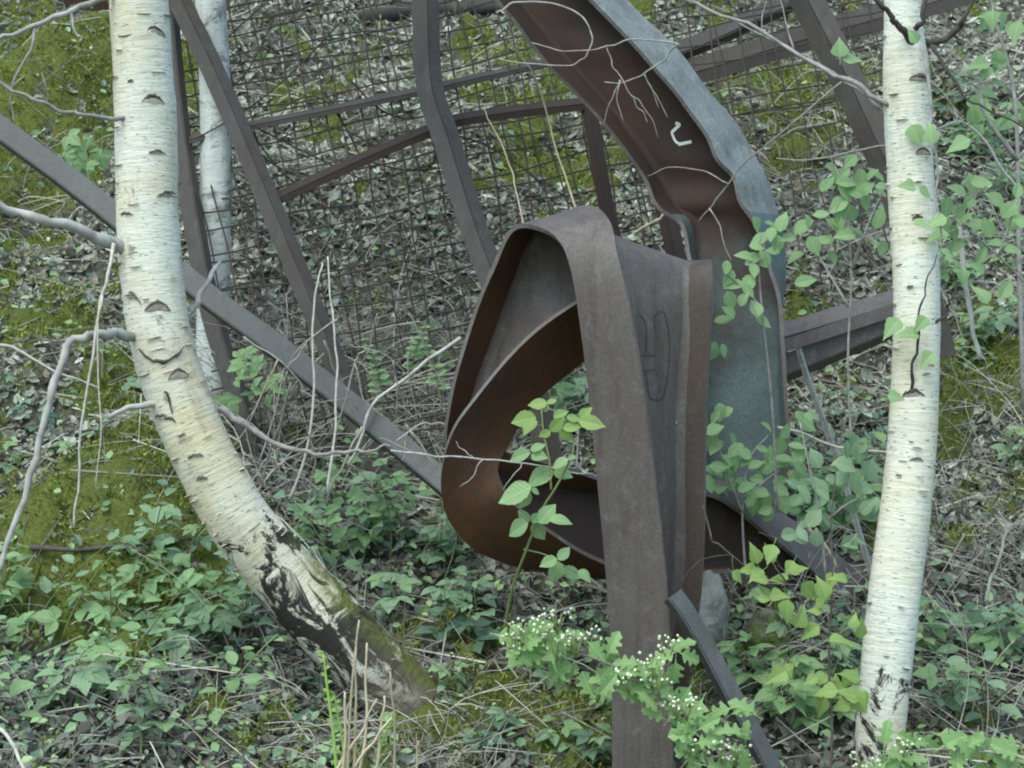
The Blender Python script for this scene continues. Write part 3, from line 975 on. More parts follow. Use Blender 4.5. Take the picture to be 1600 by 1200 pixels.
def scar(par, C, px, py, wpx, hpx, tilt=0.0, droop=1):
    """raised dark eyebrow ridge of a lost branch, wrapped on the trunk surface"""
    k = np.argmin(np.abs(C[:, 2] - at(px, py, C[len(C) // 2, 1])[2]))
    c = C[k, :3]; r = C[k, 3]
    Y0 = c[1] - r
    P = []
    for t in np.linspace(-1, 1, 13):
        x = px + t * wpx / 2; y = py + hpx * (t * t) * droop + tilt * t * hpx
        w = at(x, y, Y0)
        kk = np.argmin(np.abs(C[:, 2] - w.z))
        dx = w.x - C[kk, 0]
        rr = C[kk, 3] * 1.015
        dx = max(-rr * .96, min(rr * .96, dx))
        w.z += rnd.uniform(-.0022, .0022)
        P.append((C[kk, 0] + dx, C[kk, 1] - math.sqrt(max(rr * rr - dx * dx, 0)), w.z))
    P = np.array(P)
    V, f, _ = tube_geo(P, np.array([(.0010 + .0040 * (1 - abs(t)) ** .6) * rnd.uniform(.6, 1.2) for t in np.linspace(-1, 1, 13)]) * (1.0 if wpx > 30 else .7), 6, .3)
    sc_ = child("branch_scar", V, f, M_scar, par)
    if droop * hpx >= 4:
        n_ = len(P); low = P.copy(); low[:, 2] = P[[0, -1], 2].mean() * .75 + P[:, 2] * .25
        low[:, 2] -= .25 * (P[n_ // 2, 2] - P[0, 2]) * (1 - np.linspace(-1, 1, n_) ** 2)
        P2 = P - np.array([0, .0006, 0]); low -= np.array([0, .0006, 0])
        V = np.vstack([P2, (P2 + low) / 2 - np.array([0, .0012, 0]), low])
        f = np.array([[r_ * n_ + i_, r_ * n_ + i_ + 1, (r_ + 1) * n_ + i_ + 1, (r_ + 1) * n_ + i_] for r_ in (0, 1) for i_ in range(n_ - 1)])
        child("scar_tissue", V, f, M_scarfill, sc_)


def flakes(par, C, n, k0, k1):
    """small curls of peeling paper bark"""
    geos = []
    for _ in range(n):
        k = rnd.randint(int(k0 * len(C)), int(k1 * len(C)) - 2)
        c = C[k, :3]; r = C[k, 3]
        T = C[k + 1, :3] - C[k, :3]; T /= np.linalg.norm(T)
        a = rnd.uniform(-1.9, 1.9)
        x = np.array([1.0, 0, 0]); x -= T * T.dot(x); x /= np.linalg.norm(x)
        y = np.cross(T, x); y = y if y[1] < 0 else -y
        rows = []
        w = rnd.uniform(.15, .6); h = rnd.uniform(.003, .010); lift = rnd.uniform(.002, .008); sg = rnd.choice((-1, 1))
        for q in np.linspace(0, 1, 6):
            aa = a + (q - .5) * w
            d = x * math.sin(aa) + y * math.cos(aa)
            hh = h * (1 - .75 * abs(q - .5) * 2 * rnd.uniform(.6, 1))
            rows.append((c + d * r * 1.0, c + d * (r * 1.01 + lift * .6) + T * sg * hh * .7, c + d * (r * 1.005 + lift) + T * sg * hh * .3))
        V = np.array(rows).reshape(-1, 3)
        f = np.array([[i * 3 + j, i * 3 + j + 1, i * 3 + j + 4, i * 3 + j + 3] for i in range(5) for j in range(2)])
        geos.append((V, f))
    V, f = join(geos)
    o = child("bark_flakes", V, f, M_flake, par)
    o["kind"] = "stuff"


M_flake = simple("peeling_bark", (.58, .53, .42), (.30, .25, .18), 40)
LB = root("silver_birch", hit(690, 1110), "curved white birch trunk leaning out of the bank, dark cracked foot", "birch tree")
_, LC = trunk("trunk", LB, [(830, 1290, 4.60, 36), (760, 1210, 4.61, 50), (695, 1150, 4.63, 50), (628, 1086, 4.63, 56), (560, 1020, 4.61, 56), (490, 950, 4.60, 55), (425, 878, 4.58, 52), (365, 800, 4.56, 50),
                            (312, 700, 4.55, 50), (275, 610, 4.55, 50), (250, 520, 4.55, 50), (236, 420, 4.56, 50), (229, 300, 4.57, 49), (226, 180, 4.58, 48), (220, 60, 4.58, 47), (215, -60, 4.58, 46), (210, -300, 4.6, 43), (215, -800, 4.65, 36), (230, -1500, 4.75, 22), (240, -2100, 4.8, 6)])
for s in ((238, 148, 34, 12), (240, 40, 30, 14), (244, 235, 24, 4), (258, 298, 26, 6, -.5), (246, 472, 40, 14), (250, 565, 70, -22), (208, 460, 24, 8, 1.1), (278, 578, 30, 12, -.3), (256, 650, 36, 6, .5), (305, 710, 26, 4, -.6), (262, 618, 14, 12, 1.4), (315, 745, 18, 5, -.4), (204, 125, 10, 3), (196, 332, 22, 3, .3)):
    scar(LB, LC, *s)
flakes(LB, LC, 80, .32, .78)
for pts, r0 in (([(600, 1075, 4.62), (645, 1125, 4.60), (668, 1165, 4.57), (690, 1215, 4.55)], 16), ([(640, 1090, 4.62), (700, 1122, 4.64), (760, 1142, 4.62), (820, 1172, 4.58)], 15),
                ([(650, 1090, 4.70), (730, 1095, 4.74), (800, 1115, 4.76)], 14)):
    limb(LB, "root", pts, r0, 5, M_root, 6, 10)
limb(LB, "branch", [(215, 528, 4.52), (180, 522, 4.46), (140, 526, 4.42), (106, 540, 4.38), (88, 595, 4.35), (70, 660, 4.32), (48, 740, 4.3), (22, 820, 4.28), (-10, 910, 4.25), (-40, 990, 4.22)], 9, 4.5)
limb(LB, "branch", [(215, 402, 4.55), (175, 380, 4.5), (140, 366, 4.46), (80, 346, 4.4), (20, 328, 4.36), (-60, 310, 4.3)], 12, 8)
limb(LB, "branch", [(255, 632, 4.52), (215, 636, 4.48), (170, 650, 4.45)], 6, 4)
limb(LB, "branch", [(305, 632, 4.56), (345, 642, 4.56), (400, 675, 4.55), (450, 700, 4.54), (500, 710, 4.53), (560, 706, 4.52), (610, 696, 4.5)], 6.5, 2.5, M_twig)
limb(LB, "branch", [(285, 510, 4.6), (303, 480, 4.62), (322, 440, 4.65), (345, 408, 4.7)], 6, 4, M_twig)
limb(LB, "branch", [(220, 185, 4.55), (170, 183, 4.5), (110, 178, 4.46), (60, 160, 4.42), (0, 130, 4.4), (-60, 100, 4.36)], 4.5, 3, M_twig)
limb(LB, "branch", [(210, -25, 4.58), (160, 2, 4.52), (110, 18, 4.48), (55, 38, 4.45), (0, 60, 4.42), (-50, 72, 4.4)], 6, 3.5)
limb(LB, "twig", [(55, 40, 4.45), (45, 80, 4.43), (20, 140, 4.42), (25, 190, 4.42)], 3, 1.2, M_twig)
limb(LB, "twig", [(110, 18, 4.48), (122, 50, 4.47), (128, 62, 4.46)], 2.5, 1, M_twig)
limb(LB, "limb", [(212, -280, 4.6), (330, -420, 4.8), (420, -640, 5.1), (470, -900, 5.3)], 14, 4)
limb(LB, "limb", [(216, -800, 4.65), (90, -960, 4.5), (-20, -1200, 4.3)], 12, 4)

RB = root("silver_birch", hit(1372, 1190), "straight white birch trunk standing at the right", "birch tree")
_, RC = trunk("trunk", RB, [(1366, 1290, 4.42, 52), (1372, 1200, 4.42, 40), (1381, 1080, 4.43, 40), (1398, 930, 4.44, 41), (1414, 800, 4.45, 40), (1425, 690, 4.46, 38), (1431, 560, 4.47, 37), (1432, 440, 4.48, 37), (1425, 320, 4.5, 37), (1420, 220, 4.5, 37),
                            (1416, 120, 4.5, 37), (1412, 40, 4.5, 31), (1410, -60, 4.5, 29), (1405, -300, 4.5, 27), (1400, -800, 4.55, 22), (1390, -1500, 4.6, 12), (1385, -1900, 4.6, 4)], mat=M_bark2, bumpy=.07, uv0=.62)
for s in ((1438, 117, 34, 8), (1444, 232, 26, 8), (1428, 610, 34, 10), (1434, 338, 16, 3), (1432, 716, 22, 4)):
    scar(RB, RC, *s)
flakes(RB, RC, 60, .04, .7)
limb(RB, "branch", [(1425, 68, 4.46), (1405, 42, 4.42), (1385, 18, 4.4), (1362, -10, 4.38)], 6, 4, M_dtwig)
limb(RB, "branch", [(1448, 68, 4.5), (1480, 60, 4.48), (1505, 30, 4.46), (1522, -20, 4.45)], 6, 4, M_dtwig)
limb(RB, "branch", [(1430, 45, 4.46), (1444, 25, 4.44), (1450, -20, 4.44)], 5, 3.5, M_dtwig)
limb(RB, "twig", [(1440, 70, 4.44), (1452, 130, 4.42), (1458, 240, 4.41), (1470, 350, 4.4), (1473, 420, 4.4)], 3.2, 1.5, M_twig)
limb(RB, "twig", [(1455, 70, 4.45), (1490, 125, 4.42), (1530, 165, 4.4), (1610, 205, 4.4)], 3, 1.6, M_dtwig)
limb(RB, "twig", [(1424, 612, 4.42), (1428, 560, 4.4), (1436, 500, 4.39), (1446, 450, 4.38), (1462, 400, 4.37)], 3, 1.2, M_dtwig)
limb(RB, "twig", [(1455, 510, 4.44), (1478, 490, 4.42), (1492, 450, 4.4)], 3, 1.3, M_dtwig)
limb(RB, "branch", [(1390, 165, 4.48), (1330, 130, 4.5), (1250, 88, 4.55), (1170, 40, 4.62), (1090, 5, 4.7), (1040, -20, 4.75)], 4.5, 2.2, M_twig)
limb(RB, "limb", [(1404, -300, 4.5), (1300, -430, 4.7), (1220, -640, 5.0)], 10, 3)
limb(RB, "limb", [(1400, -700, 4.55), (1500, -860, 4.6), (1580, -1100, 4.7)], 10, 3)

BB = root("silver_birch", at(330, 640, 6.0), "slim white birch trunk standing behind the wire mesh at the left", "birch tree")
trunk("trunk", BB, [(332, 700, 5.95, 26), (330, 600, 6.0, 26), (333, 470, 6.05, 26), (336, 330, 6.1, 25), (338, 200, 6.15, 25), (334, 90, 6.2, 25), (328, -20, 6.2, 24), (320, -300, 6.3, 22), (300, -1000, 6.5, 10)], mat=M_bark3, bumpy=.12, uv0=.85)


# ------------------------------------------------------------------ stones and logs
def rock(name, label, cat, px, py, wpx, hpx, mat, depth=None, seed=0, sink=.2, Yv=None):
    import bmesh
    p = hit(px, py + hpx * .4) if Yv is None else at(px, py + hpx * .4, Yv)
    s = p.y / F
    bm = bmesh.new(); bmesh.ops.create_icosphere(bm, subdivisions=4, radius=1)
    for v in bm.verts:
        c = v.co.copy()
        d = .62 + .75 * float(fbm(np.array(c.x * 1.3 + c.y + seed * 7 + 30), np.array(c.y * 1.4 + c.z * 1.7 + 30), 5))
        v.co = Vector((c.x * wpx * .5 * s * d, c.y * (depth or wpx * .4 * s) * d, c.z * hpx * .5 * s * d))
    me = bpy.data.meshes.new(name); bm.to_mesh(me); bm.free()
    me.materials.append(mat)
    o = link(name, me, None, p + Vector((0, 0, hpx * s * (.5 - sink))))
    return tag(o, label, cat)


rock("stone", "pale rough stone half hidden behind the foot of the upright leg", "stone", 1104, 968, 66, 150, M_stone, .08, 1, .1, 4.8)
rock("mossy_stone", "mossy stone block in the hollow right of the upright leg", "stone", 1200, 985, 76, 80, M_mstone, .07, 2, .25)
rock("stone", "small grey stone lying in the litter left of the loop", "stone", 748, 932, 40, 26, M_stone, None, 3, .2)
rock("stone", "flat grey stone in the litter below the straight birch", "stone", 1252, 1140, 36, 26, M_stone, None, 6, .2)
rock("stone", "pale stone in the litter beside the birch's mossy foot", "stone", 690, 1050, 34, 30, M_stone, None, 8, .2)


def log(label, pts, r0, r1, mat=M_log):
    P = ppath(pts, 6)
    Y = np.mean([p[2] for p in pts])
    V, f, _ = tube_geo(P, np.linspace(r0, r1, len(P)) / F * Y, 12, .3)
    b = P[0]
    o = link("fallen_log", mesh_np("fallen_log", V - b, f, mat), None, b)
    return tag(o, label, "log")


def gp(px, py, dz=0.0):
    p = hit(px, py)
    return (px, py, p.y - dz)


log("dark rotten log lying across the top of the bank", [gp(560, 30), gp(640, 18), gp(720, 14), gp(800, 8)], 16, 12)
log("thin mossy log lying behind the wire mesh at the top left", [gp(315, 62), gp(400, 66), gp(470, 58), gp(550, 50)], 9, 6, M_mstone)
log("dark fallen log on the bank behind the right girder", [gp(1090, 118), gp(1200, 108), gp(1320, 112), gp(1400, 120)], 14, 9)


# ------------------------------------------------------------------ leaves
def leaf_mesh(name, prof, mat, fold=.25, droop=.25, petiole=.0, leaflets=((0, 0, 0, 1),)):
    """prof: (t, half width); leaflets: (x, y, angle, scale)"""
    V, Fc = [], []
    for lx_, ly_, an, s_ in leaflets:
        ca, sa = math.cos(an), math.sin(an)
        b = len(V)
        for t, w in prof:
            for side in (-1, 0, 1):
                x = t; y = side * w; z = abs(side) * w * fold - droop * t * t
                V.append((lx_ + s_ * (x * ca - y * sa), ly_ + s_ * (x * sa + y * ca), s_ * z))
        for k in range(len(prof) - 1):
            for q in (0, 1):
                a = b + k * 3 + q
                Fc.append((a, a + 3, a + 4, a + 1))
    if petiole:
        b = len(V)
        V += [(-petiole, -.012, .02), (-petiole, .012, .02), (.02, .012, 0), (.02, -.012, 0)]
        Fc.append((b, b + 3, b + 2, b + 1))
    return mesh_np(name, np.array(V), np.array(Fc), mat, smooth=False)


OV = [(0, .02), (.08, .17), (.2, .30), (.27, .285), (.38, .36), (.45, .335), (.56, .34), (.63, .29), (.75, .23), (.81, .17), (.92, .08), (1, .005)]
OV2 = [(0, .02), (.1, .2), (.25, .33), (.45, .37), (.62, .32), (.8, .2), (.93, .08), (1, .005)]
BI = [(0, .02), (.06, .2), (.18, .36), (.3, .40), (.42, .33), (.5, .31), (.62, .2), (.7, .18), (.82, .09), (1, .004)]
HA = [(0, .02), (.14, .05), (.2, .18), (.30, .36), (.37, .34), (.40, .16), (.5, .2), (.58, .38), (.66, .34), (.69, .17), (.78, .2), (.86, .24), (.93, .14), (1, .03)]
TRI = ((0, 0, 0, 1), (-.04, .02, 1.25, .82), (-.04, -.02, -1.25, .82))
FIVE = ((0, 0, 0, 1), (-.03, .02, .95, .9), (-.03, -.02, -.95, .9), (-.08, .03, 1.9, .65), (-.08, -.03, -1.9, .65))
LM = {}
for nm, mat in (("young", M_lyoung), ("mid", M_lmid), ("old", M_lold), ("yel", M_lyel)):
    LM["single_" + nm] = [leaf_mesh("leaf", OV, mat, .22, .18), leaf_mesh("leaf", OV2, mat, .32, .3), leaf_mesh("leaf", OV, mat, .1, .05)]
    LM["tri_" + nm] = [leaf_mesh("leaf", OV, mat, .22, .2, .5, TRI), leaf_mesh("leaf", OV2, mat, .34, .35, .6, TRI), leaf_mesh("leaf", OV, mat, .15, .4, .5, FIVE)]
    LM["birch_" + nm] = [leaf_mesh("leaf", BI, mat, .2, .15, .35), leaf_mesh("leaf", BI, mat, .35, .35, .35)]
LM["haw"] = [leaf_mesh("leaf", HA, M_lhaw, .25, .2, .25), leaf_mesh("leaf", HA, M_lhaw, .4, .35, .25)]


def put_leaf(par, me, base, direction, normal, size):
    x = Vector(direction).normalized()
    z = Vector(normal)
    z = (z - x * z.dot(x))
    if z.length < 1e-4: z = Vector((0, -1, .5)) - x * x.dot(Vector((0, -1, .5)))
    z.normalize()
    y = z.cross(x)
    m = Matrix((x, y, z)).transposed().to_4x4()
    o = bpy.data.objects.new("leaf", me)
    COL.objects.link(o)
    o.parent = par
    m = Matrix.Translation(Vector(base) - wloc(par)) @ m @ Matrix.Diagonal((size, size * rnd.uniform(.85, 1.1), size, 1))
    o.matrix_basis = m
    return o


def rnormal(up=.55, front=.55, j=.5):
    return Vector((rnd.uniform(-j, j), -front + rnd.uniform(-j, j) * .6, up + rnd.uniform(-j, j) * .6))


def stem_part(par, path, r0, r1, mat, name="stem", seg=5):
    V, f, _ = tube_geo(path, np.linspace(r0, r1, len(path)), seg)
    return child(name, V, f, mat, par)


def explicit_leaves(par, kind, pairs, Y, jy=.03, sizef=1.0):
    for (bx, by), (tx_, ty_) in pairs:
        y0 = Y + rnd.uniform(-jy, jy)
        b = at(bx, by, y0); t = at(tx_, ty_, y0 + rnd.uniform(-.018, .012))
        put_leaf(par, rnd.choice(LM[kind]), b, t - b, rnormal(.5, .8, .45), (t - b).length * sizef)


def spray(par, kind, pts, Y, size, jy=.04):
    """leaves centred on given pixels, random direction biased outwards and down"""
    for px, py in pts:
        a_ = rnd.uniform(0, 6.28)
        y0 = Y + rnd.uniform(-jy, jy)
        s = size * rnd.uniform(.75, 1.2)
        b = at(px - math.cos(a_) * s * .4, py - math.sin(a_) * s * .35, y0); t = at(px + math.cos(a_) * s * .6, py + math.sin(a_) * s * .55, y0 - rnd.uniform(-.01, .02))
        put_leaf(par, rnd.choice(LM[kind]), b, t - b, rnormal(.6, .7, .5), s / F * Y)


def shoot(base, label, group, kind, height, lean=None, nleaf=7, leaf=.05, name="bramble", cat="bramble", stem=None, r0=.0022):
    r = root(name, base, label, cat, group)
    lean = lean or Vector((rnd.uniform(-.5, .5), rnd.uniform(-.5, .15), 1))
    bend = Vector((rnd.uniform(-.4, .4), rnd.uniform(-.4, .1), -.1))
    ts = np.linspace(0, 1, 9)
    P = np.array([list(base + lean * height * t + bend * height * t * t) for t in ts])
    stem_part(r, P, r0, r0 * .5, stem or M_gstem)
    az = rnd.uniform(0, 6.28)
    if "single" in kind: nleaf = int(nleaf * 1.7)
    for k in range(nleaf):
        t = .25 + .75 * k / max(1, nleaf - 1)
        az += 2.4 + rnd.uniform(-.5, .5)
        i_ = t * 8; a_ = int(min(7, i_)); p = Vector(P[a_] + (P[a_ + 1] - P[a_]) * (i_ - a_))
        d = Vector((math.cos(az), math.sin(az) * .8 - .15, rnd.uniform(-.15, .45) if "tri" in kind else rnd.uniform(-.3, .9)))
        s = leaf * (1.1 - .5 * t) * rnd.uniform(.8, 1.25)
        kk = kind
        if "tri" in kind and t > .8: kk = kind.replace("mid", "young").replace("old", "mid")
        me = rnd.choice(LM[kk])
        put_leaf(r, me, p + d.normalized() * s * .55, d, Vector((d.x * .2, -.35 + d.y * .2, 1)) + Vector((rnd.uniform(-.4, .4), rnd.uniform(-.5, .2), 0)), s)
    return r


# ---- the tall bramble climbing in front of the loop
BR = root("bramble", hit(790, 985), "tall pale green bramble climbing in front of the loop", "bramble")
for pts, a_, b_ in (([(785, 1000, 4.3), (800, 920, 4.24), (818, 870, 4.2), (845, 800, 4.18), (868, 762, 4.17), (890, 720, 4.17), (896, 690, 4.17), (880, 650, 4.17)], 2.6, 1.4),
                    ([(861, 766, 4.17), (858, 720, 4.17), (850, 680, 4.17), (846, 640, 4.17)], 2.0, 1.2),
                    ([(818, 858, 4.2), (850, 866, 4.19), (872, 878, 4.18), (900, 895, 4.18)], 1.4, .8)):
    P = ppath(pts, 5)
    stem_part(BR, P, a_ / F * 4.2, b_ / F * 4.2, M_gstem)
zl = [((700, 40), (590, 50)), ((700, 40), (755, 20)), ((690, 95), (690, 35)), ((630, 130), (490, 150)), ((630, 145), (555, 210)), ((740, 130), (820, 90)), ((720, 215), (800, 135)), ((720, 215), (655, 245)),
      ((820, 130), (905, 140)), ((900, 150), (1045, 175)), ((905, 140), (965, 65)), ((800, 200), (905, 180)), ((770, 210), (860, 260)), ((600, 340), (680, 290)), ((595, 350), (468, 380)), ((600, 360), (682, 370)),
      ((830, 390), (735, 435)), ((830, 390), (872, 368)), ((735, 460), (590, 530)), ((740, 465), (845, 485)), ((600, 565), (410, 650)), ((590, 590), (528, 685)), ((600, 580), (652, 600)), ((600, 560), (458, 580)),
      ((580, 790), (458, 850)), ((590, 780), (522, 715)), ((600, 780), (662, 735)), ((610, 790), (680, 890)), ((650, 790), (742, 680)), ((715, 770), (840, 770)), ((760, 1010), (665, 1050)), ((770, 1020), (835, 945)),
      ((770, 1030), (740, 1155)), ((800, 1070), (905, 1130)), ((895, 1085), (965, 1140))]
explicit_leaves(BR, "single_yel", [(Zq([b], 680, 620, 4)[0], Zq([t], 680, 620, 4)[0]) for b, t in zl[:13]], 4.17, sizef=1.1)
explicit_leaves(BR, "single_young", [(Zq([b], 680, 620, 4)[0], Zq([t], 680, 620, 4)[0]) for b, t in zl[13:]], 4.17, sizef=1.1)

# ---- hawthorn sprays with white buds
bud_me = None


def bud_cluster(par, px, py, Y, n=14, spread=24):
    import bmesh
    bm = bmesh.new()
    c = at(px, py, Y)
    s = Y / F
    geos = []
    for k in range(n):
        d = Vector((rnd.uniform(-1, 1) * spread * s, rnd.uniform(-.6, .6) * spread * s, rnd.uniform(-.55, .75) * spread * .8 * s))
        bmesh.ops.create_icosphere(bm, subdivisions=1, radius=rnd.uniform(2.1, 3.4) * s, matrix=Matrix.Translation(d))
    me = bpy.data.meshes.new("flower_cluster"); bm.to_mesh(me); bm.free()
    me.materials.append(M_bud)
    for p in me.polygons: p.use_smooth = True
    o = link("flower_cluster", me, par, c - wloc(par))
    o["kind"] = "stuff"      # buds of a few pixels each
    geos = []
    for k in range(5):
        tip = np.array(c) + np.array([rnd.uniform(-.6, .6), rnd.uniform(-.4, .4), rnd.uniform(-.2, .4)]) * spread * s
        st = np.array(c) + np.array([0, 0, -spread * 1.2 * s])
        geos.append(tube_geo(np.array([st, (st + tip) / 2, tip]), 1.0 * s, 4)[:2])
    V, f = join(geos)
    child("flower_stalk", V, f, M_gstem, o)


def hawthorn(label, stem_pts, clusters, leafpts, Y, size=40):
    b = at(*stem_pts[0])
    r = root("hawthorn_branch", b, label, "hawthorn")
    for k, pts in enumerate([stem_pts]):
        stem_part(r, ppath(pts, 5), 3.5 / F * Y, 1.3 / F * Y, M_twig)
    for c in clusters: bud_cluster(r, c[0], c[1], Y - .03)
    spray(r, "haw", leafpts, Y, size)
    return r


main_leaf = []
for k in range(62):
    t = rnd.random()
    P0 = [(785, 1012), (850, 1015), (930, 1032), (1000, 1065), (1060, 1110)]
    i_ = t * 4; a_ = min(3, int(i_)); q = i_ - a_
    main_leaf.append((P0[a_][0] * (1 - q) + P0[a_ + 1][0] * q + rnd.uniform(-25, 25), P0[a_][1] * (1 - q) + P0[a_ + 1][1] * q + rnd.uniform(-30, 34)))
hawthorn("hawthorn spray with white flower buds crossing the foot of the upright leg",
         [(1210, 1300, 3.95), (1140, 1200, 4.0), (1090, 1130, 4.04), (1040, 1090, 4.06), (980, 1050, 4.08), (900, 1020, 4.09), (830, 1008, 4.1), (780, 1015, 4.1)],
         [(815, 979), (808, 1003), (871, 963), (852, 978), (918, 992), (871, 1004), (1043, 1006), (1019, 1034), (984, 1056), (1026, 1056), (1056, 1096), (900, 1000)],
         main_leaf + [(1060, 1010), (1040, 1025), (1055, 1045), (1075, 1025), (1000, 1090), (920, 1075), (870, 1045)], 4.08, 40)
hawthorn("hawthorn twig with white buds hanging at the bottom edge below the leaning bar",
         [(1230, 1290, 3.95), (1170, 1215, 3.96), (1120, 1170, 3.98), (1075, 1140, 3.99)],
         [(1073, 1098), (1128, 1166), (1105, 1168), (1150, 1175)],
         [(1060 + rnd.uniform(0, 115), 1105 + rnd.uniform(0, 100)) for _ in range(26)], 3.98, 40)
hawthorn("yellow green hawthorn twig in the bottom right corner",
         [(1680, 1215, 3.95), (1600, 1185, 3.98), (1520, 1172, 4.0), (1440, 1172, 4.02), (1375, 1180, 4.02)],
         [(1412, 1165), (1352, 1190)],
         [(1370 + rnd.uniform(0, 250), 1178 + rnd.uniform(-28, 30)) for _ in range(34)], 4.0, 42)

# ---- birch twigs with leaves: parts of the straight birch
def spray_on_twigs(tree, kind, pts, Y, size):
    tw = [c for c in tree.children if c.name.split(".")[0] in ("twig", "branch")]
    for q in pts:
        w = at(q[0], q[1], Y)
        best = min(tw, key=lambda c: min((Vector(v.co) + wloc(c) - w).length for v in list(c.data.vertices)[::4]))
        spray(best, kind, [q], Y, size)


spray_on_twigs(RB, "birch_young", [(1312, 78), (1330, 92), (1428, 58), (1550, 28), (1588, 48), (1430, 208), (1455, 212), (1418, 290), (1440, 350), (1465, 368), (1395, 510), (1420, 522), (1440, 505), (1450, 560), (1505, 430), (1535, 462), (1482, 400), (1500, 225), (1398, 620), (1465, 345), (1445, 300)], 4.4, 36)
# saplings with explicit leaves
def sapling(label, stems, kind, leafpts, Y, size, name="sapling", cat="sapling", group=None, mat=M_twig, r=2.2):
    if size > 30:
        leafpts = leafpts + [(x + rnd.uniform(-26, 26), y + rnd.uniform(-22, 22)) for x, y in leafpts if rnd.random() < .6]
        size *= .80
    b = at(*stems[0][0])
    o = root(name, b, label, cat, group)
    for s in stems:
        stem_part(o, ppath(s, 5), r / F * Y, r * .45 / F * Y, mat)
    spray(o, kind, leafpts, Y, size)
    return o


sapling("pale leafy sapling between the arched beam and the straight birch", [[(1330, 700, 4.75), (1325, 560, 4.72), (1330, 420, 4.7), (1318, 300, 4.7), (1305, 260, 4.7)], [(1330, 420, 4.7), (1365, 330, 4.68), (1385, 290, 4.66)], [(1326, 480, 4.7), (1280, 400, 4.7), (1262, 360, 4.7)]],
        "single_young", [(1300, 262), (1320, 285), (1290, 290), (1335, 300), (1312, 318), (1350, 310), (1285, 335), (1330, 335), (1300, 350), (1265, 350), (1375, 300), (1360, 275), (1270, 380), (1340, 362), (1372, 345), (1290, 375), (1255, 440), (1245, 400), (1330, 250), (1300, 400), (1345, 275), (1380, 385)], 4.7, 40)
sapling("slender shoot with hanging leaves in front of the arched beam's kink", [[(1215, 800, 4.75), (1205, 620, 4.72), (1190, 480, 4.7), (1185, 400, 4.7), (1190, 365, 4.7)], [(1190, 480, 4.7), (1150, 440, 4.7), (1130, 425, 4.7)]],
        "single_young", [(1190, 372), (1205, 368), (1180, 385), (1210, 392), (1165, 400), (1195, 408), (1140, 432), (1150, 445), (1178, 420), (1160, 470), (1182, 485), (1128, 500), (1205, 350), (1215, 378), (1170, 440), (1130, 545)], 4.7, 36)
sapling("upright sapling with yellow green leaves left of the straight birch's foot", [[(1292, 1260, 4.2), (1300, 1150, 4.22), (1295, 1030, 4.24), (1301, 900, 4.26), (1298, 820, 4.28), (1306, 740, 4.3)], [(1345, 1005, 4.35), (1300, 985, 4.28), (1262, 950, 4.26), (1225, 905, 4.25), (1200, 870, 4.25)]],
        "birch_yel", [(1180, 868), (1205, 868), (1188, 905), (1222, 902), (1235, 885), (1263, 922), (1250, 968), (1268, 985), (1290, 920), (1300, 905), (1232, 1045), (1268, 1062), (1325, 1060), (1285, 1102), (1316, 1103), (1215, 930), (1245, 890), (1345, 985), (1310, 1000), (1285, 1060), (1215, 1055), (1330, 1085), (1170, 890), (1195, 925), (1275, 955)], 4.24, 42, mat=M_dtwig, r=2.6)
sapling("thin sapling with drooping leaves in the upper right corner", [[(1600, 640, 4.9), (1592, 400, 4.88), (1590, 250, 4.86), (1582, 130, 4.86), (1552, 20, 4.85), (1540, -60, 4.85)], [(1590, 250, 4.86), (1540, 180, 4.84), (1530, 120, 4.84)]],
        "birch_young", [(1565, 30), (1585, 45), (1540, 30), (1530, 100), (1548, 112), (1560, 130), (1545, 145), (1590, 165), (1535, 170), (1575, 190), (1530, 205), (1560, 95), (1520, 160)], 4.85, 40, r=4.5)
sapling("leafy twig cluster right of the straight birch, level with the girder", [[(1640, 480, 4.6), (1560, 400, 4.6), (1500, 350, 4.6), (1470, 330, 4.6)], [(1560, 400, 4.6), (1580, 340, 4.58), (1590, 310, 4.58)]],
        "single_young", [(1480, 320), (1500, 335), (1525, 345), (1545, 360), (1560, 380), (1575, 330), (1595, 345), (1490, 360), (1535, 385), (1515, 315), (1580, 390), (1555, 310), (1498, 385), (1475, 350), (1530, 420), (1590, 300), (1570, 455), (1520, 290)], 4.6, 40)
sapling("bright green lobed seedling behind the curved birch at bar height", [[(430, 690, 5.6), (415, 640, 5.55), (400, 590, 5.5), (390, 550, 5.5)], [(415, 640, 5.55), (440, 600, 5.5), (450, 580, 5.5)]],
        "tri_young", [(375, 552), (392, 548), (385, 570), (405, 562), (378, 590), (400, 600), (425, 602), (440, 612), (415, 625), (395, 575), (368, 572), (430, 590), (385, 615), (350, 628), (365, 634)], 5.5, 20, name="seedling", cat="seedling")
sapling("light green seedling under the diagonal bar's upper left end", [[(140, 300, 5.6), (135, 260, 5.6), (125, 225, 5.6)]],
        "tri_young", [(115, 218), (135, 222), (150, 235), (128, 240), (145, 255), (120, 258), (160, 250), (110, 235), (135, 270)], 5.58, 20, name="seedling", cat="seedling")


# ---- ferns
def fern(label, px, py, Y, h, lean, kind=M_lyoung, n=11):
    b = at(px, py, Y)
    r = root("fern", b, label, "fern")
    P = catmull(np.array([list(b), list(b + Vector((lean * .3, -.02, h * .5))), list(b + Vector((lean, -.06, h)))]), 6)
    stem_part(r, P, .0018, .0008, M_gstem)
    m = len(P)
    for k in range(n):
        t = .3 + .7 * k / n
        p = Vector(P[int(t * (m - 1))])
        for s in (-1, 1):
            if rnd.random() < .15: continue
            put_leaf(r, LM["single_young"][k % 3], p, Vector((s, rnd.uniform(-.5, .1), rnd.uniform(0, .5))), Vector((rnd.uniform(-.5, .5), -.6, .8)), (.038 * (1.1 - t) + .006) * rnd.uniform(.7, 1.2))
    return r


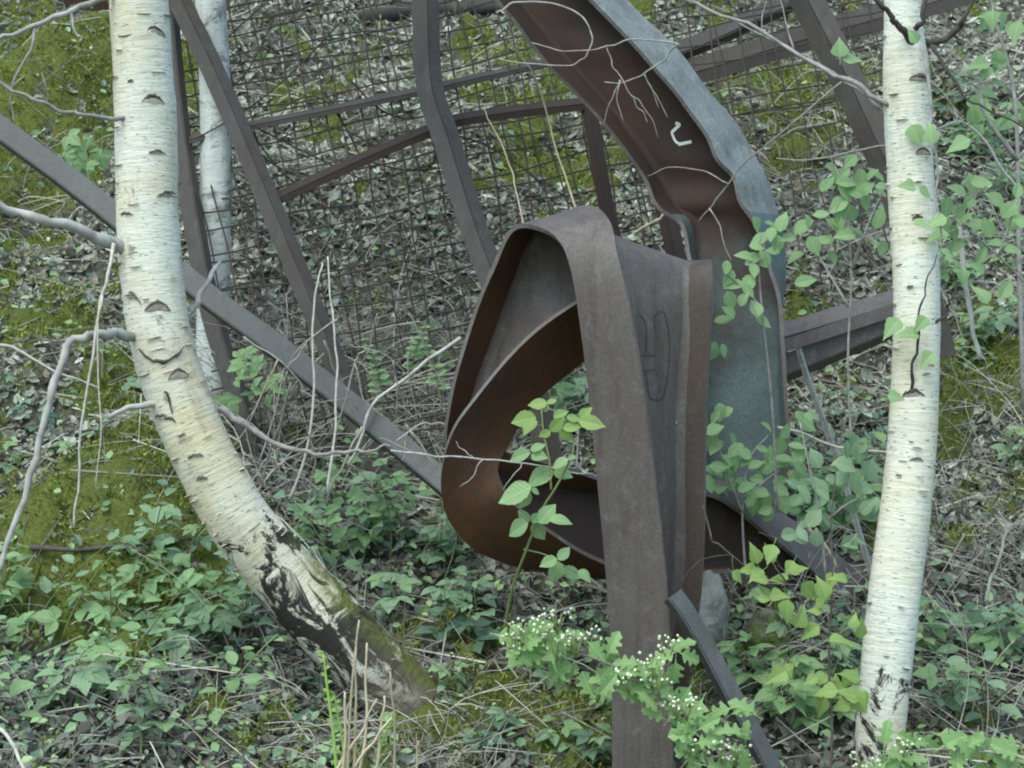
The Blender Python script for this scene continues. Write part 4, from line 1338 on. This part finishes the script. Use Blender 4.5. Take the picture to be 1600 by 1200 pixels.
def crozier(label, pts, Y, r0=3.2):
    b = at(*pts[0])
    o = root("fern_shoot", b, label, "fern shoot")
    P = ppath(pts, 5)
    stem_part(o, P, r0 / F * Y, r0 * .5 / F * Y, M_fgreen)
    m = len(P)
    for k in range(14):
        t = .2 + .8 * k / 14
        p = Vector(P[int(t * (m - 1))])
        put_leaf(o, LM["single_yel"][k % 3], p, Vector(((-1) ** k, -.2, .5)), Vector((0, -.7, .6)), .012)
    # curled tip
    c = Vector(P[-1]); q = []
    for k in range(14):
        a_ = k * .62; rr = .007 * (1 - k / 16)
        q.append((c.x + rr * math.cos(a_) - .007, c.y, c.z + rr * math.sin(a_)))
    stem_part(o, np.array(q), .0018, .0012, M_fgreen, "curl")


M_fgreen = simple("fresh_fern_green", (.20, .32, .06), (.26, .38, .09), 40)
crozier("bright green uncurling fern shoot by the dry stalks, tallest of three", [(528, 1240, 4.15), (522, 1160, 4.15), (512, 1080, 4.15), (505, 1022, 4.15)], 4.15)
crozier("shorter green fern shoot beside the tallest one", [(545, 1240, 4.16), (538, 1180, 4.16), (528, 1120, 4.16), (522, 1085, 4.16)], 4.16, 2.6)
crozier("yellow green fern shoot with round curled tip right of the dry stalks", [(585, 1240, 4.18), (590, 1190, 4.18), (600, 1150, 4.18), (618, 1118, 4.18)], 4.18, 2.8)
fern("small fern with pale fronds behind the mesh beside the loop", 690, 640, 5.35, .22, -.06)
fern("small fern frond growing under the diagonal bar near the loop", 640, 600, 5.4, .16, .05)
fern("fern frond left of the loop, half behind the wire mesh", 600, 640, 5.4, .2, -.05)

# ---- brambles in patches
ORD = ["leftmost", "second", "third", "fourth", "fifth", "sixth", "seventh", "eighth", "ninth", "tenth", "eleventh", "twelfth", "thirteenth"]


def patch(n, px0, px1, py0, py1, where, group, kinds, h, leaf, nl=(5, 8), mind=22):
    pts = []
    tries = 0
    while len(pts) < n and tries < 4000:
        tries += 1
        p = (rnd.uniform(px0, px1), rnd.uniform(py0, py1))
        if all((p[0] - q[0]) ** 2 + (p[1] - q[1]) ** 2 > mind * mind for q in pts):
            pts.append(p)
    rows = 1 if n <= 7 else (2 if n <= 16 else 3)
    rn = [[""], ["back ", "front "], ["back ", "middle ", "front "]][rows - 1]
    pts.sort(key=lambda p: p[1])
    per = -(-len(pts) // rows)
    for k in range(rows):
        for q, (px, py) in enumerate(sorted(pts[k * per:(k + 1) * per])):
            kind = rnd.choice(kinds)
            tone = {"tri_mid": "green", "tri_young": "pale green", "tri_old": "dark green", "single_young": "pale oval leaved", "single_mid": "green oval leaved"}[kind]
            place = ORD[q] + ("" if q == 0 else " from left") + (", " + rn[k] + "row" if rows > 1 else "")
            shoot(hit(px, py), tone + " bramble shoot " + where + ", " + place, group, kind, rnd.uniform(*h), None, rnd.randint(*nl), rnd.uniform(*leaf))


patch(20, -30, 330, 960, 1215, "in bottom left patch", "brambles in the bottom left patch", ["tri_young", "single_mid", "single_young", "tri_young", "tri_mid", "single_young"], (.14, .34), (0.043, 0.068))
patch(12, 200, 470, 900, 1060, "under the curved birch", "brambles under the curved birch", ["tri_mid", "single_young", "single_mid", "tri_young"], (.12, .28), (0.041, 0.062))
patch(16, 460, 720, 790, 940, "left of the loop", "brambles left of the loop", ["tri_mid", "tri_young", "single_young", "single_mid"], (.14, .32), (0.044, 0.065))
patch(7, 590, 760, 940, 1030, "beside the birch's mossy foot", "dark brambles by the mossy foot", ["tri_old", "tri_mid"], (.08, .16), (0.049, 0.072))
patch(7, 700, 950, 1080, 1220, "below the hawthorn spray", "brambles below the hawthorn spray", ["tri_mid", "tri_old"], (.06, .14), (0.039, 0.058))
patch(12, 1110, 1340, 740, 880, "at the arched beam's foot", "brambles round the arched beam's foot", ["tri_mid", "tri_young", "single_young"], (.12, .26), (0.046, 0.068))
patch(7, 1170, 1350, 1010, 1180, "left of the straight birch's foot", "brambles left of the straight birch's foot", ["tri_mid", "tri_young", "tri_old"], (.08, .2), (0.044, 0.068))
patch(7, 1450, 1560, 1020, 1160, "right of the straight birch's foot", "brambles right of the straight birch's foot", ["single_mid", "tri_young", "tri_mid"], (.10, .22), (0.044, 0.065))
patch(9, 1470, 1610, 420, 760, "right of the straight birch", "brambles on the right of the bank", ["tri_mid", "tri_young"], (.08, .2), (0.041, 0.065))
patch(9, 1470, 1610, 150, 330, "high on the right bank", "shoots high on the right of the bank", ["tri_mid", "tri_old"], (.10, .22), (0.049, 0.072))
patch(7, 0, 190, 560, 760, "on the mossy left bank", "brambles on the mossy bank", ["tri_mid", "tri_old"], (.05, .14), (0.037, 0.058), (3, 5))
patch(6, 560, 720, 560, 680, "in shade behind the mesh", "brambles in the shade behind the mesh", ["tri_mid", "tri_old"], (.10, .2), (0.037, 0.055))
patch(5, 820, 930, 620, 690, "seen through the loop's opening", "brambles behind the loop's opening", ["tri_mid", "tri_old"], (.1, .2), (0.049, 0.068), mind=14)


# ------------------------------------------------------------------ dead canes and twigs
def kink(P, amp=.0035):
    """small irregular bends of a real twig"""
    k = np.arange(len(P)) * .42 + rnd.uniform(0, 200)
    off = np.stack([vnoise(k, k * 0 + 3) - .5, vnoise(k + 50, k * 0 + 9) - .5, vnoise(k + 90, k * 0 + 5) - .5], -1)
    off[0] = 0
    return P + off * 2 * amp


def cane(label, pts, r0, r1, mat=M_cane, name="dead_cane", cat="dead cane", group=None, subs=()):
    P = kink(ppath(pts, 6))
    Y = np.mean([p[2] for p in pts])
    b = Vector(P[0])
    if subs:
        r = root(name, b, label, cat, group)
        V, f, _ = tube_geo(P, np.linspace(r0, r1, len(P)) / F * Y, 6, .15)
        child("stem", V, f, mat, r)
        for s in subs:
            Q = kink(ppath(s, 5))
            V, f, _ = tube_geo(Q, np.linspace(r1 * 1.1, r1 * .45, len(Q)) / F * Y, 5)
            child("side_twig", V, f, mat, r)
        return r
    V, f, _ = tube_geo(P, np.linspace(r0, r1, len(P)) / F * Y, 6, .15)
    o = link(name, mesh_np(name, V - np.array(b), f, mat), None, b)
    return tag(o, label, cat, group)


cane("pale bent twig hooking over the arched beam", [(775, 20, 4.95), (810, 3, 4.95), (860, 3, 4.95), (895, 15, 4.94), (920, 40, 4.93), (924, 65, 4.93), (912, 90, 4.94), (885, 102, 4.95), (830, 98, 4.96), (780, 92, 5.0)], 1.5, .9, M_twig, name="dead_twig", cat="dead twig")
cane("pale branching twig hanging across the arched beam", [(1062, 70, 4.9), (1020, 62, 4.92), (980, 64, 4.93), (940, 76, 4.94), (880, 79, 4.95), (830, 66, 4.98)], 1.6, .9, M_twig, name="dead_twig", cat="dead twig",
     subs=[[(948, 73, 4.94), (958, 100, 4.94), (972, 125, 4.94), (988, 155, 4.94), (1005, 175, 4.94), (1012, 190, 4.94)], [(970, 125, 4.94), (955, 155, 4.94), (942, 195, 4.94)], [(985, 148, 4.94), (1005, 165, 4.94), (1020, 185, 4.94), (1030, 215, 4.94)], [(968, 125, 4.94), (965, 155, 4.94), (972, 190, 4.94)]])
cane("forked twig crossing the pale flange of the arched beam", [(1060, 68, 4.9), (1035, 95, 4.92), (1005, 117, 4.93), (975, 130, 4.94), (945, 130, 4.95)], 1.6, 1.0, M_twig, name="dead_twig", cat="dead twig",
     subs=[[(1007, 116, 4.93), (1018, 140, 4.93), (1028, 168, 4.93)], [(1020, 142, 4.93), (1035, 165, 4.93), (1042, 185, 4.93)]])
cane("pale twig curving down over the arched beam towards its kink", [(1330, 120, 4.8), (1270, 165, 4.8), (1215, 215, 4.82), (1180, 240, 4.85), (1140, 285, 4.9), (1115, 318, 4.92), (1090, 345, 4.94)], 1.7, 1.0, M_twig, name="dead_twig", cat="dead twig",
     subs=[[(1138, 287, 4.9), (1100, 268, 4.92), (1050, 262, 4.94), (1012, 276, 4.95)], [(1108, 325, 4.92), (1122, 350, 4.92), (1135, 385, 4.92), (1145, 410, 4.92)], [(1215, 215, 4.82), (1250, 200, 4.8), (1310, 190, 4.78)]])
cane("long pale stick reaching from the straight birch over the top girder", [(1375, 170, 4.7), (1320, 125, 4.72), (1260, 90, 4.75), (1205, 62, 4.78), (1130, 25, 4.8), (1060, -5, 4.85)], 2.6, 1.4, M_twig, "dead_twig", "dead twig", subs=[[(1240, 78, 4.76), (1230, 40, 4.76), (1215, -10, 4.76)], [(1195, 58, 4.78), (1192, 30, 4.78), (1198, 0, 4.78)]])
cane("short twig crossing from the leaning post to the birch", [(1390, 228, 4.6), (1330, 238, 4.62), (1270, 250, 4.66), (1215, 245, 4.7)], 1.6, 1.0, M_twig, "dead_twig", "dead twig")
cane("pale drooping twig pair hanging left of the curved birch", [(178, 380, 4.42), (168, 430, 4.4), (155, 480, 4.4), (145, 560, 4.4), (130, 660, 4.4), (122, 740, 4.4), (116, 825, 4.4)], 3, 1.6, M_cane, "dead_twig", "dead twig", subs=[[(160, 460, 4.4), (152, 520, 4.39), (152, 600, 4.39), (158, 680, 4.39), (150, 765, 4.39)]])
cane("pale thin twig crossing the mossy bank at the left edge", [(-20, 535, 4.45), (30, 548, 4.45), (60, 565, 4.44), (100, 585, 4.43), (155, 606, 4.42)], 2.4, 1.4, M_cane, "dead_twig", "dead twig")
cane("dark stick lying across the mossy bank", [gp(48, 856, .06), gp(110, 858, .06), gp(180, 855, .06), gp(240, 848, .06), gp(300, 842, .06)], 4.5, 2.5, M_dtwig, "fallen_branch", "fallen branch")
cane("dark stick in the moss rising to the curved birch", [gp(60, 760, .04), gp(110, 725, .04), gp(160, 660, .05), gp(205, 595, .06)], 5, 3.5, M_dtwig, "fallen_branch", "fallen branch")
cane("thin twig stretched across the bottom bend of the loop", [(610, 704, 4.42), (680, 712, 4.4), (740, 716, 4.4), (800, 722, 4.4), (850, 730, 4.4), (930, 742, 4.41)], 1.8, 1.0, M_twig, "dead_twig", "dead twig", subs=[[(740, 716, 4.4), (725, 702, 4.4), (712, 690, 4.4)], [(755, 718, 4.4), (740, 740, 4.4), (720, 762, 4.4)], [(815, 724, 4.4), (800, 745, 4.4), (786, 765, 4.4)]])
cane("pale stalk leaning across the mesh just above the loop, rightmost", [(905, 345, 5.2), (880, 270, 5.3), (860, 200, 5.35), (840, 130, 5.4), (810, 80, 5.45), (770, 40, 5.5)], 1.7, 1.1, M_straw, "dead_stalk", "dead stalk")
cane("pale stalk leaning across the mesh just above the loop, leftmost", [(822, 360, 5.2), (805, 290, 5.3), (790, 240, 5.35), (768, 195, 5.4), (755, 170, 5.42)], 1.5, .9, M_straw, "dead_stalk", "dead stalk")
cane("pale stick jutting from behind the loop's top towards the kink", [(990, 365, 5.05), (1020, 348, 5.03), (1038, 336, 5.02)], 2.4, 2, M_straw, "dead_twig", "dead twig")
cane("pale stick slanting from the loop down through the tangle", [(720, 528, 5.0), (680, 555, 5.0), (640, 585, 5.0), (585, 632, 4.98), (560, 690, 4.95), (545, 730, 4.95)], 3.2, 2.2, M_branch, "dead_cane", "dead cane")
cane("long pale cane rising through the tangle, left of two tall ones", [(452, 780, 4.85), (478, 700, 4.85), (490, 600, 4.86), (490, 500, 4.88), (498, 440, 4.9), (505, 410, 4.92)], 2.2, 1.2, M_cane)
cane("long pale cane rising through the tangle, right of two tall ones", [(512, 770, 4.84), (524, 680, 4.85), (526, 600, 4.86), (524, 520, 4.88), (514, 460, 4.9), (512, 400, 4.93)], 2.2, 1.2, M_cane)
cane("arched thin twig springing from the diagonal bar to the loop", [(620, 690, 4.7), (640, 672, 4.7), (665, 662, 4.7), (695, 664, 4.7), (712, 675, 4.7)], 1.6, 1, M_twig, "dead_twig", "dead twig", subs=[[(640, 672, 4.7), (660, 700, 4.7), (684, 732, 4.7)], [(638, 674, 4.7), (632, 700, 4.7), (630, 722, 4.7)]])
cane("pale peeled stick on the slope behind the straight birch", [(1215, 668, 4.95), (1260, 680, 4.95), (1320, 700, 4.93), (1385, 705, 4.9), (1420, 712, 4.9)], 2.6, 1.8, M_cane)
cane("bright peeled stick lying along the beam's buried end", [(1255, 815, 4.85), (1280, 840, 4.85), (1292, 858, 4.84), (1308, 888, 4.83)], 3, 2.4, M_straw, "dead_twig", "dead twig")
cane("thin brown cane hanging beside the upright leg's right side", [(1098, 790, 4.3), (1108, 830, 4.3), (1115, 845, 4.3), (1145, 868, 4.3), (1180, 895, 4.3)], 1.8, 1.1, M_dtwig, "dead_twig", "dead twig", subs=[[(1145, 868, 4.3), (1146, 910, 4.3), (1140, 960, 4.3)], [(1143, 868, 4.3), (1110, 872, 4.28), (1075, 890, 4.27), (1062, 912, 4.27)]])
cane("grey sapling pole leaning down the right edge", [(1500, 330, 4.8), (1505, 420, 4.78), (1518, 500, 4.76), (1532, 560, 4.74)], 5, 3.5, M_branch, "dead_cane", "dead cane")
cane("grey twig arching down from the top right corner", [(1620, 330, 4.7), (1570, 270, 4.7), (1540, 220, 4.7), (1500, 190, 4.7), (1460, 205, 4.68)], 2.6, 1.6, M_twig, "dead_twig", "dead twig")
cane("pale forked stick upright on the right of the bank", [(1540, 940, 4.75), (1550, 900, 4.75), (1565, 860, 4.74), (1572, 830, 4.74), (1560, 800, 4.74)], 2.8, 1.8, M_branch, "dead_twig", "dead twig")
cane("pale thorny stem looping in the left bottom corner", [(-20, 1120, 4.1), (10, 1150, 4.08), (28, 1180, 4.07), (45, 1225, 4.05)], 3.4, 2.6, M_cane)


XC = [([(600, 520), (550, 700), (490, 900), (475, 1000)], 1.7), ([(130, 240), (230, 300), (340, 345)], 1.2), ([(0, 420), (180, 540), (270, 630), (330, 720)], 1.5), ([(640, 480), (600, 520), (660, 620), (710, 700)], 1.3),
      ([(780, 550), (800, 660), (790, 850)], 1.4), ([(800, 660), (835, 760), (845, 870), (830, 1060)], 1.3), ([(850, 880), (920, 970), (990, 1100)], 1.5), ([(620, 890), (540, 1050), (460, 1200), (430, 1290)], 2.2),
      ([(250, 660), (170, 920), (95, 1190), (60, 1330)], 2.0), ([(340, 920), (370, 1050), (360, 1190), (350, 1300)], 1.6), ([(180, 540), (40, 840), (-40, 990)], 1.5), ([(490, 330), (300, 470), (240, 560), (200, 700)], 1.2),
      ([(500, 370), (580, 470), (720, 500), (860, 610)], 1.1), ([(420, 440), (470, 580), (520, 660), (600, 800)], 1.4), ([(700, 300), (640, 520), (560, 640), (520, 830)], 1.1), ([(860, 300), (930, 430), (980, 560), (1060, 700)], 1.2),
      ([(330, 460), (250, 560), (120, 700)], 1.2), ([(880, 420), (860, 600), (900, 780), (910, 900)], 1.1), ([(580, 560), (640, 760), (760, 860), (800, 960)], 1.2), ([(300, 700), (420, 760), (560, 730)], 1.1)]
XC.sort(key=lambda q: q[0][0][0])
XO = ["leftmost", "second", "third", "fourth", "fifth", "sixth", "seventh", "eighth", "ninth", "tenth", "eleventh", "twelfth", "thirteenth", "fourteenth", "fifteenth", "sixteenth", "seventeenth", "eighteenth", "nineteenth", "rightmost"]
for k, (pts, rr) in enumerate(XC):
    y0 = 4.83 + rnd.uniform(-.05, .05)
    cane("thin pale stem crossing before the diagonal bar, " + XO[k] + ("" if k in (0, 19) else " from left") + " by top end",
         [(380 + x / 3.333, 400 + y / 3.333, y0 + .03 * q) for q, (x, y) in enumerate(pts)], rr, rr * .6, rnd.choice((M_cane, M_cane, M_straw, M_twig)), "dead_cane", "dead cane", "stems crossing the diagonal bar")


def tangle(n, px0, px1, py0, py1, label, group, L=(.1, .4), mats=(M_cane, M_twig), r=(.8, 2.0), up=1.0, name="dead_cane", dY=0):
    pts = sorted([(rnd.uniform(px0, px1), rnd.uniform(py0, py1)) for _ in range(n)], key=lambda p: p[1])
    rows = -(-n // 13); per = -(-n // rows)
    rn = [["only "], ["back ", "front "], ["back ", "middle ", "front "], ["hindmost ", "back ", "middle ", "front "]][rows - 1]
    for k, p in enumerate(pts):
        row = k // per
        q = sorted(pts[row * per:(row + 1) * per]).index(p)
        place = ORD[q] + ("" if q == 0 else " from left") + ("" if rows == 1 else ", " + rn[row] + "row")
        b = hit(*p)
        b.y -= dY
        l = rnd.uniform(*L)
        d = Vector((rnd.uniform(-.7, .7), rnd.uniform(-.5, .3), up * rnd.uniform(.3, 1.1)))
        c = Vector((rnd.uniform(-.6, .6), rnd.uniform(-.4, .2), -rnd.uniform(0, .9)))
        P = np.array([list(b + d * l * t + c * l * t * t) for t in np.linspace(-.05, 1, 7)])
        rr = rnd.uniform(*r) / F * b.y
        V, f, _ = tube_geo(P, np.linspace(rr, rr * .55, 7), 5)
        o = link(name, mesh_np(name, V - np.array(b), f, rnd.choice(mats)), None, b)
        tag(o, label + ", " + place, name.replace("_", " "), group)


tangle(30, 540, 740, 1070, 1210, "dry stem over the birch's mossy foot", "dry stems over the mossy foot", (.08, .26), (M_cane, M_straw, M_twig), name="dry_stalk")
tangle(42, 390, 720, 640, 800, "pale cane in the tangle below the bar", "canes in the tangle below the bar", (.2, .6), (M_cane, M_straw, M_cane, M_twig), (1.0, 2.0))
tangle(20, 560, 720, 540, 660, "dead stalk in shade beside the loop", "stalks behind the mesh by the loop", (.12, .35), name="dead_stalk")
tangle(26, 1450, 1620, 960, 1200, "dry stalk right of the straight birch", "dry stalks right of the straight birch", (.08, .28), (M_cane, M_straw), name="dry_stalk")
tangle(24, 280, 560, 1050, 1210, "dry stalk in the bottom litter", "dry stalks in the bottom litter", (.06, .24), (M_cane, M_straw, M_twig), name="dry_stalk")
tangle(22, 1100, 1340, 850, 1100, "brown cane right of the upright leg", "canes right of the upright leg", (.1, .32), (M_twig, M_dtwig), name="dead_cane")
tangle(20, 1450, 1620, 150, 720, "grey twig on the right bank", "twigs on the right of the bank", (.1, .4), (M_twig, M_cane), name="dead_twig")
tangle(16, 0, 180, 250, 420, "grey root under the left ledge", "roots under the left ledge", (.1, .3), (M_twig, M_dtwig), up=.5, name="hanging_root")
tangle(16, 1060, 1400, 150, 420, "thin twig right behind the arched beam", "twigs behind the arched beam", (.1, .4), (M_twig, M_cane), name="dead_twig")
tangle(14, 330, 620, 120, 420, "thin twig behind the mesh's left half", "twigs behind the left of the mesh", (.1, .3), (M_twig, M_cane), name="dead_twig")
tangle(12, 760, 960, 930, 1050, "thin twig in litter under the loop", "twigs under the loop", (.06, .2), (M_twig, M_dtwig), name="dead_twig")
geos = []; ucol = []
for n_, x0, x1, y0, y1, l0, l1 in ((150, 560, 780, 1040, 1200, .06, .26), (800, 380, 740, 520, 810, .15, .6), (130, 0, 180, 230, 430, .06, .25), (480, 1450, 1640, 60, 1210, .08, .4), (300, 1090, 1400, 560, 1150, .08, .35), (260, -40, 560, 930, 1215, .06, .3),
                                   (110, 740, 960, 900, 1160, .05, .2), (260, 1060, 1400, 80, 470, .1, .4), (300, 300, 780, 0, 450, .06, .3), (120, 540, 790, 960, 1190, .06, .22), (60, 780, 940, 600, 700, .06, .2)):
    for k in range(n_):
        b = hit(rnd.uniform(x0, x1), rnd.uniform(y0, y1))
        if n_ == 150:
            b = b + Vector((0, -.14, .03))
            b.z = float(gz(b.x, b.y))
        l = rnd.uniform(l0, l1)
        d = Vector((rnd.uniform(-.9, .9), rnd.uniform(-.6, .3), rnd.uniform(.15, 1.1)))
        c = Vector((rnd.uniform(-.8, .8), rnd.uniform(-.5, .2), -rnd.uniform(0, 1.0)))
        P = kink(np.array([list(b + d * l * t + c * l * t * t) for t in np.linspace(-.05, 1, 8)]), .006)
        rr = rnd.uniform(.6, 1.35) / F * b.y
        g = tube_geo(P, np.linspace(rr, rr * .5, 8), 3)
        nv = len(g[0])
        geos.append(g[:2])
        for _ in range(rnd.choice((0, 1, 1, 2))):
            q0 = rnd.randint(2, 5)
            dd = (P[q0 + 1] - P[q0]); dd = dd / (np.linalg.norm(dd) + 1e-6) + np.array([rnd.uniform(-.9, .9), rnd.uniform(-.5, .5), rnd.uniform(-.3, .6)])
            l2 = l * rnd.uniform(.15, .4)
            g2 = tube_geo(np.array([P[q0], P[q0] + dd * l2 * .5, P[q0] + dd * l2 + np.array([0, 0, -.1 * l2])]), np.array([rr * .7, rr * .5, rr * .3]), 3)
            geos.append(g2[:2]); nv += len(g2[0])
        ucol.append(np.tile(np.array(rnd.choice([(.42, .39, .33), (.30, .27, .23), (.2, .17, .14), (.48, .44, .36), (.15, .12, .1)])) * rnd.uniform(.75, 1.2), (nv, 1)))
V, f = join(geos)
o = link("dry_undergrowth", mesh_np("dry_undergrowth", V, f, M_litter, cols=np.vstack(ucol)))
tag(o, "fine dry stems tangled through the undergrowth all over the bank", "undergrowth", kind="stuff")
sapling("pale bramble spray hiding the lower end of the arched beam's leg", [[(1165, 900, 4.92), (1160, 800, 4.9), (1170, 720, 4.88), (1200, 680, 4.88)], [(1160, 800, 4.9), (1130, 720, 4.88), (1112, 660, 4.88)], [(1162, 780, 4.9), (1210, 740, 4.88), (1245, 720, 4.86)]],
        "single_young", [(1110 + rnd.uniform(0, 140), 690 + rnd.uniform(0, 95)) for _ in range(34)] + [(1118, 650), (1125, 640), (1112, 672), (1200, 668), (1250, 650), (1270, 648), (1262, 662)], 4.9, 36, name="bramble", cat="bramble")
sapling("bramble spray with small leaves left of the straight birch above the buried beam end", [[(1290, 900, 4.7), (1280, 800, 4.68), (1262, 720, 4.66), (1250, 660, 4.66)], [(1285, 820, 4.68), (1320, 790, 4.66), (1350, 775, 4.66)]],
        "single_mid", [(1240 + rnd.uniform(0, 120), 690 + rnd.uniform(0, 170)) for _ in range(30)], 4.67, 38, name="bramble", cat="bramble")
for k, (xa, ya, xb, yb) in enumerate(((540, 1240, 562, 968), (552, 1240, 556, 1010), (560, 1240, 574, 1005), (548, 1210, 610, 1120), (620, 1240, 612, 1050), (585, 1230, 600, 1085), (510, 1230, 590, 1090), (640, 1240, 655, 1160), (535, 1240, 540, 1080))):
    cane("straw coloured dry stalk before the birch's mossy foot, " + ("leftmost by tip", "third by tip", "fourth by tip", "slanted, tip second from right", "upright under the hollow", "short one right of the cluster", "slanting flat to the right", "low and rightmost", "second by tip, short")[k], [(xa, ya, 4.14), ((xa + xb) / 2 + rnd.uniform(-4, 4), (ya + yb) / 2, 4.13), (xb, yb, 4.12)], 2.8, 1.6, M_straw, "dry_stalk", "dry stalk", "straw stalks before the mossy foot")
